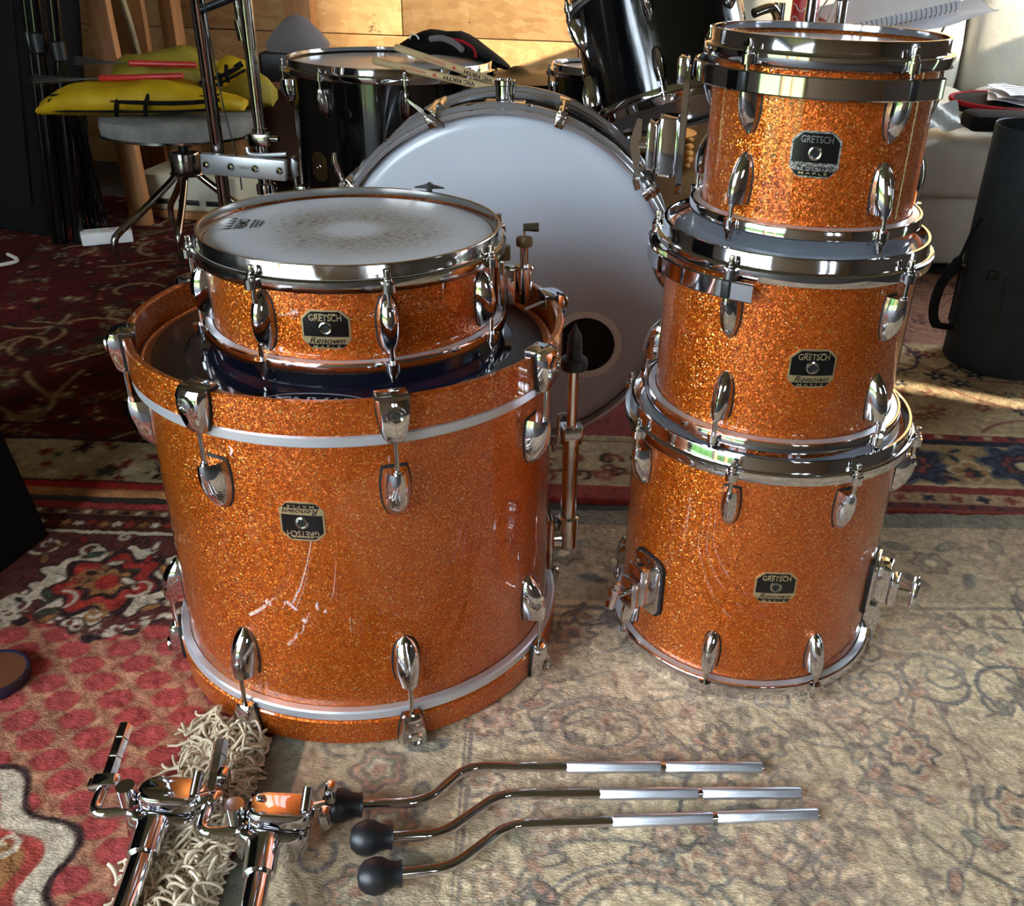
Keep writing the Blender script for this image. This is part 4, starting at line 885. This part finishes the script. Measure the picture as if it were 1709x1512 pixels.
for i in range(15):
    u=i/14; x=-.125+.25*u; hh=.060*sin(pi*min(1,max(.04,u*.93+.04)))**.55*(1.05-.35*u); w=.075*sin(pi*min(1,max(.05,u)))**.4 if 0<u<1 else .02
    zc=.004-.028*max(0,u-.6)/.4
    rings.append([(x+.004*cos(k),w*cos(2*pi*k/14),zc+hh*.5+hh*.5*sin(2*pi*k/14)*(1+.12*sin(3*u*6+k))) for k in range(14)])
MB().loft(rings).build('body','black_cloth',BG,smooth=60)
MB().tube(smooth_path([(.00,-.066,.045),(.03,-.073,.040),(.052,-.072,.026),(.056,-.068,.008)],6),.0030,8).build('piping','red_fabric',BG)
MB().tube(smooth_path([(-.05,-.066,.042),(-.02,-.072,.046),(.01,-.074,.036),(.03,-.075,.020)],6),[.002]+[.007]*16+[.006,.002],8).build('lining','grey_foam',BG)
MB().tube([(-.085+.010*cos(a*.35),-.055,.040+.010*sin(a*.35)) for a in range(10)],.0014,6).build('emblem','white_plastic',BG)

# ---------------------------------------------------------------- cymbal stand with clamp bar on the left
CS = thing('cymbal_stand','chrome double-pole stand with clamp bar left of the black floor tom','stand',(-.68,1.95,RT))
def pole(x,segs,name='pole'):
    MB().tube([(x,0,z) for z,_ in segs],[r for _,r in segs],20).build(name,'chrome_old',CS)
pole(-.042,[(.02,.0125),(.70,.0125),(.702,.0135),(1.15,.0135)])
pole(.047,[(.30,.0145),(.555,.0145),(.556,.0112),(.70,.0118),(.701,.013),(1.15,.013)])
MB().lathe([(.0145,.425),(.019,.427),(.020,.437),(.019,.447),(.0145,.449)],24,mx=Matrix.Translation((.047,0,0))).build('memory_collar','chrome',CS)
b=MB(); b.box((.047,-.002,.535),(.042,.034,.024),bev=.004); b.cyl((.02,-.004,.537),(.084,-.006,.537),.0065,12); b.build('height_clamp','chrome_old',CS)
MB().tube(smooth_path([(.022,-.012,.520),(.028,-.016,.508),(.060,-.018,.508),(.100,-.018,.511)],5),.0045,10).build('clamp_handle','alu',CS)
cb=MB().box((.016,-.024,.485),(.168,.020,.040),Matrix.Translation((.016,-.024,.485))@Matrix.Rotation(.05,4,'Y')@Matrix.Translation((-.016,.024,-.485)),bev=.003).build('clamp_bar','alu',CS)
for i in range(4): MB().lathe([(0,.006),(.004,.0055),(.0072,.002),(.0078,0)],16,mx=Matrix.Translation((-.056+.048*i,-.034,.4885-.0024*i))@RX).build('bolt','chrome',cb)
v,f=fit_text('YAMAHA',.032,.008,0,.02); MB().add([(x+.020,-.0346,.4855+y-.05*x) for x,y in v],f).build('lettering','steel',cb,smooth=0)
MB().prism([(0,-.022),(.012,-.012),(.010,0),(.012,.012),(0,.022),(-.004,0)],-.004,.004,Matrix.Translation((.108,-.012,.482))@RX,bev=.001).build('wing_nut','steel',CS)
MB().tube([(.035,.0,.72),(.020,.004,1.0)],.007,12).tube([(.035,0,.715),(.030,.0,.75)],.009,12).build('boom_rod','chrome_old',CS)
MB().tube([(-.035,-.01,.765),(.035,-.004,.792)],.0075,12).build('boom_grip','rubber',CS)
MB().tube(smooth_path([(-.028,-.016,1.0),(-.022,-.018,.75),(-.012,-.020,.60),(.004,-.026,.50),(.006,-.028,.44)],6),.0016,6).build('thread','black_plastic',CS)
for d in (-30,90,210): MB().tube([(0,0,.34),(.20*cos(rad(d)),.20*sin(rad(d)),.008)],.009,10).build('leg','chrome_old',CS)
MB().box((0,0,.32),(.12,.05,.05),bev=.006).build('base_clamp','chrome_old',CS)

# ---------------------------------------------------------------- stool with yellow bags
SO = thing('drum_stool','old metal drum stool with grey seat carrying yellow bags','stool',(-1.215,3.0,RT))
MB().lathe([(0,.352),(.20,.352),(.222,.356),(.226,.368),(.222,.398),(.205,.408),(0,.410)],56).build('seat','grey_vinyl',SO)
MB().lathe([(.215,.350),(.231,.350),(.231,.357),(.215,.357)],48,close=True).build('seat_rim','chrome_old',SO)
MB().cyl((0,0,.28),(0,0,.354),.014,16).build('screw_post','rubber',SO)
MB().lathe([(0,.222),(.050,.222),(.052,.226),(.050,.230),(.046,.234),(.047,.285),(.044,.292),(.020,.296),(0,.296)],36).build('hub','chrome_old',SO)
for (ex,ey) in ((-.155,-.235),(.02,-.19),(.09,.18),(.24,-.02),(-.14,.16)):
    MB().tube(smooth_path([(ex*.15,ey*.15,.226),(ex*.25,ey*.25,.205),(ex*.62,ey*.62,.140),(ex*.93,ey*.93,.092),(ex,ey,.065),(ex,ey,.006)],5),.0105,14).build('leg','chrome_old',SO)
def bag(name,label,loc,L,Wd,Hh,m,rot,seed,strip=True):
    T_ = thing(name,label,'bag',loc,rot); random.seed(seed); rings=[]; n=18
    ph=[random.random()*6 for _ in range(4)]
    for i in range(n+1):
        u=i/n; e=max(.04,sin(pi*u))**.33; x=L*(u-.5); w=Wd*.5*e*(1+.08*sin(7*u+ph[0])); h=Hh*e**.8*(1+.12*sin(5*u+ph[1])+.10*sin(13*u+ph[0]))
        rings.append([(x+.006*sin(k+ph[3]), w*cos(2*pi*k/20), h*.5+(h*.5)*(abs(sin(2*pi*k/20))**.8)*(1 if sin(2*pi*k/20)>0 else -1)*(1+.10*sin(k*2.1+9*u+ph[2])+.07*sin(k*3.7+21*u+ph[1])) ) for k in range(20)])
    mn=min(p[2] for r in rings for p in r); rings=[[(x,y,z-mn) for x,y,z in r] for r in rings]
    MB().loft(rings).build('body',m,T_,smooth=60)
    if strip:
        for dz,r_ in ((.30,.0035),(.62,.006),(.80,.003)):
            MB().tube(smooth_path([(L*(u-.5)*.93,-Wd*.5*max(.04,sin(pi*u))**.33*(.98 if .2<dz<.7 else .80)-.001,Hh*dz*(.92+.1*sin(6*u))) for u in [.06+.88*i/9 for i in range(10)]],3),r_,8).build('black_strip','black_cloth',T_)
        for u in (.42,.56): MB().tube(smooth_path([(L*(u-.5),-Wd*.46,Hh*.16),(L*(u-.5)+.01,-Wd*.52,Hh*.5),(L*(u-.5)+.02,-Wd*.40,Hh*.88)],4),.006,8).build('strap','black_cloth',T_)
    return T_
bag('nylon_bag','bright yellow nylon bag with black strips on the front of the stool seat',(-1.275,2.905,RT+.411),.58,.20,.085,'yellow',(0,rad(-2.5),rad(4)),2)
bag('nylon_bag','olive yellow folded bag lying behind the bright yellow bag',(-1.20,3.10,RT+.411),.50,.19,.145,'olive',(0,0,rad(-3)),4,False)
T_ = bag('nylon_bag','yellow bag corner with black edging hanging over the right of the stool',(-1.035,2.965,RT+.496),.17,.10,.055,'yellow',(0,rad(-28),rad(8)),6)
def brush(label,a,b_):
    a,b_=Vector(a),Vector(b_); T_=thing('wire_brush',label,'wire brush',a,(b_-a).to_track_quat('Z','Y').to_euler(),'red-handled wire brushes on the yellow bag'); L=(b_-a).length
    MB().tube([(0,0,0),(0,0,L*.55),(0,0,L*.56)],[.0085,.0085,.006],14).build('handle','red_plastic',T_)
    w_=MB(); random.seed(3)
    for i in range(46):
        q=random.random()*6.3; r_=random.uniform(.2,1)*.030; w_.tube([(0,0,L*.55),(r_*.3*cos(q),r_*.3*sin(q)*.5,L*.75),(r_*cos(q),r_*sin(q)*.55,L*random.uniform(.97,1.02))],.0006,3,caps=False)
    o=w_.build('bristles','wire',T_); o['kind']='stuff'
brush('red-handled wire brush with bristles jutting past the yellow bag',(-1.145,2.90,RT+.523),(-1.565,2.87,RT+.500))
brush('red-handled wire brush lying over the olive bag, bristles on it',(-1.13,2.975,RT+.545),(-1.47,2.945,RT+.545))

# ---------------------------------------------------------------- dark corner on the left
SP = thing('upright_case','tall black padded case leaning in the dark left corner','case',(-1.685,3.0,RT),(0,rad(7.5),0))
MB().box((-.30,.16,.68),(.60,.32,1.36),bev=.03).build('shell','black_paint',SP); MB().box((-.30,-.004,.70),(.50,.012,1.2),bev=.004).build('front_pad','black_cloth',SP)
for i,(x,y,r_,ln,lab) in enumerate(((-1.655,2.955,.010,1.4,'thinnest black pole beside the tall black case'),(-1.635,2.962,.018,1.4,'thick black pole second from the tall black case'),(-1.585,2.968,.016,1.35,'glossy black pole nearest the pine boards'))):
    T_=thing('stand_pole',lab,'pole',(x,y,RT),group='black poles in the left corner')
    MB().tube([(0,0,0),(.07,.0,ln*.5),(.14,.0,ln)],r_,14).build('tube','black_lacquer',T_); MB().lathe([(r_*.9,ln*.40),(r_*1.35,ln*.405),(r_*1.35,ln*.44),(r_*.9,ln*.445)],14,mx=Matrix.Translation((.06,0,0))).build('collar','black_plastic',T_)
T_=thing('folded_stand','folded black tripod stand standing in the left corner','stand',(-1.555,3.02,RT))
for i in range(4): MB().tube([(-.03+.024*i,.01*(i%2),.005),(-.02+.015*i,.0,.40-.03*(i%2))],.0095,10).build('leg','black_lacquer',T_)
MB().box((0,0,.40),(.06,.04,.05),bev=.006).build('hub','black_plastic',T_)
T_=thing('pine_plank','bare pine plank leaning behind the metal stool','plank',(-1.485,3.22,RT)); MB().box((0,0,.35),(.066,.038,.72),bev=.003).build('plank','pine',T_); T_.rotation_euler=(rad(-8),rad(-5),0)
T_=thing('rope','pale rope hanging in front of the pine boards','rope',(-1.745,3.955,0)); MB().tube(smooth_path([(.0,0,1.9),(-.01,-.006,1.2),(-.02,-.006,.8),(.015,-.008,.55),(.03,-.010,.40),(.03,-.012,.28)],8),.012,10).build('cord','rope',T_)
T_=thing('power_strip','cream multi-socket power strip on the dark red rug','power strip',(-1.50,2.985,.0),(0,0,rad(28)))
MB().box((0,0,.019),(.15,.062,.038),bev=.005).build('body','white_plastic',T_)
for i in range(3): MB().lathe([(.020,.0395),(.0195,.036),(0,.036)],20,mx=Matrix.Translation((-.047+.047*i,0,.0))).build('socket','cream_plastic',T_)
T_=thing('old_device','cream electronic unit on a wooden board beneath the stool','device',(-1.34,3.42,RT),(0,0,rad(-6)))
MB().box((0,0,.012),(.40,.26,.024),bev=.003).build('board','pine',T_); MB().box((0,.0,.085),(.36,.22,.12),bev=.008).build('housing','cream_plastic',T_)
for x in (-.10,0,.10): MB().box((x,-.1105,.055),(.075,.004,.018),bev=.001).build('slot','black_plastic',T_)
for x in (-.13,.12): MB().cyl((x,-.108,.10),(x,-.122,.10),.010,14).build('knob','cream_plastic',T_)
T_=tag(MB().tube(smooth_path([(-2.05,2.62,.006),(-1.92,2.66,.006),(-1.86,2.72,.006),(-1.80,2.68,.006),(-1.90,2.62,.006),(-1.78,2.60,.006),(-1.70,2.68,.006),(-1.66,2.74,.006),(-1.72,2.80,.006)],8),.0055,8).build('loose_cable','cable_white'),'loose white cable looping on the dark red rug','cable')
T_=thing('wooden_shelf','low pine shelf with dark odds behind the cymbal stand','shelf',(-1.02,3.86,FZ))
MB().box((0,0,.40),(.62,.26,.024),bev=.002).build('shelf_board','pine',T_)
for x in (-.28,.28): MB().box((x,0,.194),(.03,.24,.388),bev=.002).build('side','pine',T_)
MB().box((0,.118,.20),(.54,.02,.36)).build('back','dark_brown',T_)
tag(MB().box((0,0,.05),(.30,.20,.10),bev=.012).build('tool_box','black_plastic',None,(-1.04,3.84,FZ+.4122)),'dark box on the low pine shelf','box')
rings=[]; 
tag(MB().loft([[(.10*cos(k/10*2*pi)*s_*(1+.25*sin(k*2.3)),.07*sin(k/10*2*pi)*s_,z_) for k in range(10)] for z_,s_ in ((0,1.05),(.03,1.1),(.07,.8),(.115,.35),(.125,.05))]).build('grey_cloth','grey_foam',None,(-1.06,3.83,FZ+.5125),smooth=70),'crumpled grey cloth on the dark box by the wall','cloth')
WG=thing('wedge_speaker_and_shade','black wedge speaker at the left edge of the picture, unseen tall top added for shade','speaker',(-.863,1.322,RT),(0,0,rad(-10.4)))
out=[(0,0),(-.036,.19),(-.055,.35),(-.055,1.15),(-.62,1.15),(-.62,0)]  # tall upper body is out of view, added to shade the rugs behind
MB().loft([[(x,y,z) for x,z in out] for y in (0,-.50)]).build('cabinet','black_paint',WG,smooth=20)
b=MB(); cr=[]
for j in range(7):
    cr.append([(-.016+.007*sin(i*1.3+j*2)-(.03+j*.011)*.19, -.12-.012*i+.006*sin(j*2.2+i),.065+j*.014+.004*sin(i*2)) for i in range(7)])
b.loft(cr,caps=False,closed=False); o=b.build('grey_rag','grey_foam',None,(-.863,1.322,RT),(0,0,rad(-10.4)),70); sm=o.modifiers.new('thick','SOLIDIFY'); sm.thickness=.004; tag(o,'grey rag hanging on the black speaker at the left edge','cloth')
T_=thing('hand_drum','flat brown hand drum with dark blue rim lying at the left edge','drum',(-.763,.972,-.004))
MB().lathe([(.043,0),(.047,.001),(.048,.012),(.046,.016),(.043,.015)],48,close=True).build('rim','blue_black',T_); MB().lathe([(0,.013),(.0445,.013)],40).build('skin','dark_brown',T_)

# ---------------------------------------------------------------- sofa and right-hand side
SF=thing('sofa','cream leather sofa against the back wall on the right','sofa',(1.37,3.45,FZ))
def cushion(w,d,h,name,loc,rot=(0,0,0),seed=0,p=.28,parent=SF,m='leather',wr=.006):
    b=MB(); n1,n2=40,22; rs=np.random.default_rng(seed); ph=rs.random(8)*6; vs=[];
    for j in range(n2+1):
        v=-pi/2+pi*j/n2
        for i in range(n1):
            u=2*pi*i/n1; f_=lambda t_,e: (abs(t_)**e)*(1 if t_>=0 else -1)
            x=f_(cos(v),p)*f_(cos(u),p); y=f_(cos(v),p)*f_(sin(u),p); z=f_(sin(v),p*1.2)
            k=1+wr*(sin(5*x+ph[0]+3*y)+sin(9*y+ph[1])+sin(7*z+4*x+ph[2]))
            vs.append((x*w/2*k,y*d/2*k,z*h/2*(1+wr*2*sin(4*x+ph[3])*sin(3*y+ph[4]))))
    fs=[(j*n1+i,j*n1+(i+1)%n1,(j+1)*n1+(i+1)%n1,(j+1)*n1+i) for j in range(n2) for i in range(n1)]
    b.add(vs,fs); return b.build(name,m,parent,loc,rot,70)
MB().box((0,.02,.165),(1.78,.94,.27),bev=.03).build('base','leather',SF)
for x in (-.72,.72):
    for y in (-.36,.40): MB().cyl((x,y,0),(x,y,.04),.03,14).build('foot','black_plastic',SF)
cushion(.80,.80,.20,'seat_cushion',(-.40,-.12,.375),(rad(6),0,0),1); cushion(.80,.80,.20,'seat_cushion',(.40,-.12,.375),(rad(6),0,0),2)
cushion(.82,.34,.42,'back_cushion',(-.41,.42,.61),(rad(-8),0,0),3); cushion(.82,.34,.42,'back_cushion',(.41,.42,.61),(rad(-8),0,0),4)
cushion(.20,.92,.50,'armrest',(-.90,.0,.34),(0,0,0),5); cushion(.20,.92,.50,'armrest',(.90,.0,.34),(0,0,0),6)
zc=.468
RC=thing('zip_case','black oval case with red piping on the sofa seat','case',(1.36,3.16,FZ+.487),(rad(6),0,rad(-12)))
ov=[(.20*cos(2*pi*i/40),.115*sin(2*pi*i/40)) for i in range(40)]
MB().prism(ov,0,.030,bev=.006).build('body','black_cloth',RC); MB().tube([(1.0*x,1.0*y,.026) for x,y in ov]+[(ov[0][0],ov[0][1],.026)],.0075,8).build('piping','red_fabric',RC)
for i in range(3): sheet('paper_sheet',('lowest','middle','topmost')[i]+' white sheet in the pile on the black and red case','paper',(1.37+.012*i,3.15+.01*i,FZ+.5215+.0095*i),.21,.15,(rad(6),rad(2),rad(-20+14*i)),lines=5 if i==2 else 0,group='white sheets on the black and red case')
GB=thing('black_bag','flat black bag lying on the sofa seat below the red piped case','bag',(1.30,2.965,FZ+.4605),(rad(4),0,rad(4))); MB().box((0,0,.024),(.34,.10,.048),bev=.018).build('body','black_cloth',GB); MB().tube(smooth_path([(-.10,-.05,.03),(-.05,-.075,.03),(.05,-.075,.03),(.10,-.05,.03)],5),.006,8).build('handle','black_cloth',GB)
o=sheet('plastic_wrapper','crumpled clear plastic wrapper on the sofa edge beside the tom','wrapper',(1.085,3.03,FZ+.476),.12,.11,(rad(35),0,rad(10)),'glaze',curl=.010)
CY=thing('fibre_case','tall open black fibre drum case standing by the sofa','case',(1.083,2.262,-.002))
MB().lathe([(.131,.012),(.137,.004),(.1375,.565),(.1360,.567),(.1340,.565),(.1335,.012),(0,.010),(0,.002),(.135,.002)],72).build('body','black_case',CY)
MB().tube([(.140*cos(rad(178)),.140*sin(rad(178)),z) for z in (.10,.18,.24)],.010,10).build('buckle','black_plastic',CY)
MB().tube(smooth_path([(-.137,-.02,.36),(-.150,-.02,.33),(-.172,-.03,.26),(-.200,-.03,.20),(-.205,-.03,.14),(-.190,-.03,.10),(-.145,-.02,.09)],6),[.004]*12+[.012]*19+[.008]*6,10).build('strap_handle','black_cloth',CY)
MB().box((-.105,-.09,.245),(.03,.016,.022),Matrix.Rotation(0,4,'Z'),bev=.003).build('latch','black_plastic',CY)
MB().tube([(-.085,-.1075,.25),(-.080,-.111,.12)],.0035,6).build('seam','black_plastic',CY)
AMP=thing('amplifier','black amplifier behind the top tom, its top out of sight','amplifier',(.63,2.62,RT)); MB().box((0,0,.36),(.28,.30,.72),bev=.012).build('cabinet','black_paint',AMP); MB().box((0,-.152,.32),(.22,.012,.56),bev=.004).build('grille','black_cloth',AMP)
CAN=thing('red_can','red drink can with white script on the black amplifier','can',(.535,2.56,RT+.7205)); MB().lathe([(0,.002),(.026,0),(.033,.008),(.033,.102),(.027,.114),(.0265,.117),(.025,.114),(0,.113)],28).build('body','red_plastic',CAN)
b=MB()
for k in range(3): b.tube(smooth_path([(.0336*sin(a),-.0336*cos(a),.03+.027*k+.008*sin(a*5+k)) for a in [-1.2+.24*i for i in range(11)]],3),.0016,6)
b.build('script','white_plastic',CAN)
T_=tag(MB().tube(smooth_path([(.55,2.52,.735),(.575,2.50,.80),(.62,2.50,.83),(.60,2.51,.77),(.575,2.50,.73),(.60,2.52,.80),(.64,2.53,.86)],8),.0025,6).build('thin_cable','cable_white'),'thin cream cable looping in front of the red can','cable')
NBK=thing('spiral_notebook','spiral notebook leaning on the amplifier behind the top tom','notebook',(.74,2.62,RT+.766),(rad(8),rad(-13),rad(6)))
MB().box((0,0,.010),(.30,.21,.018),bev=.001).build('pages','paper',NBK); MB().box((0,0,.0205),(.302,.212,.002)).build('cover','paper',NBK)
for i in range(24): MB().tube([(-.14+.012*i,-.106+.007*cos(a),.010+.012*sin(a)) for a in [j*.7 for j in range(10)]],.0009,5).build('wire_coil','black_plastic',NBK)
sheet('paper_sheet','white music sheets under the spiral notebook','paper',(.86,2.60,RT+.758),.26,.19,(rad(6),rad(-16),rad(-4)))
for i,x in enumerate((.519,.589)):
    T_=thing('chrome_pole',('left','right')[i]+' one of two chrome poles rising behind the top tom','pole',(x,2.42,RT),group='chrome poles behind the top tom')
    MB().tube([(0,0,0),(0,0,.70),(0,0,.702),(0,0,1.15)],[.0135,.0135,.0125,.0125],16).build('tube','chrome',T_); MB().lathe([(.0125,.80),(.016,.802),(.016,.82),(.0125,.822)],16).build('collar','chrome',T_); MB().lathe([(0,.0),(.030,0),(.030,.006),(.014,.014)],24).build('base','black_plastic',T_)
T_=tag(MB().tube(smooth_path([(.93,2.72,.72),(.945,2.72,.78),(.93,2.71,.815),(.90,2.70,.825)],6),.003,8).build('bent_wire','steel'),'bent grey wire sticking up behind the top tom','wire')
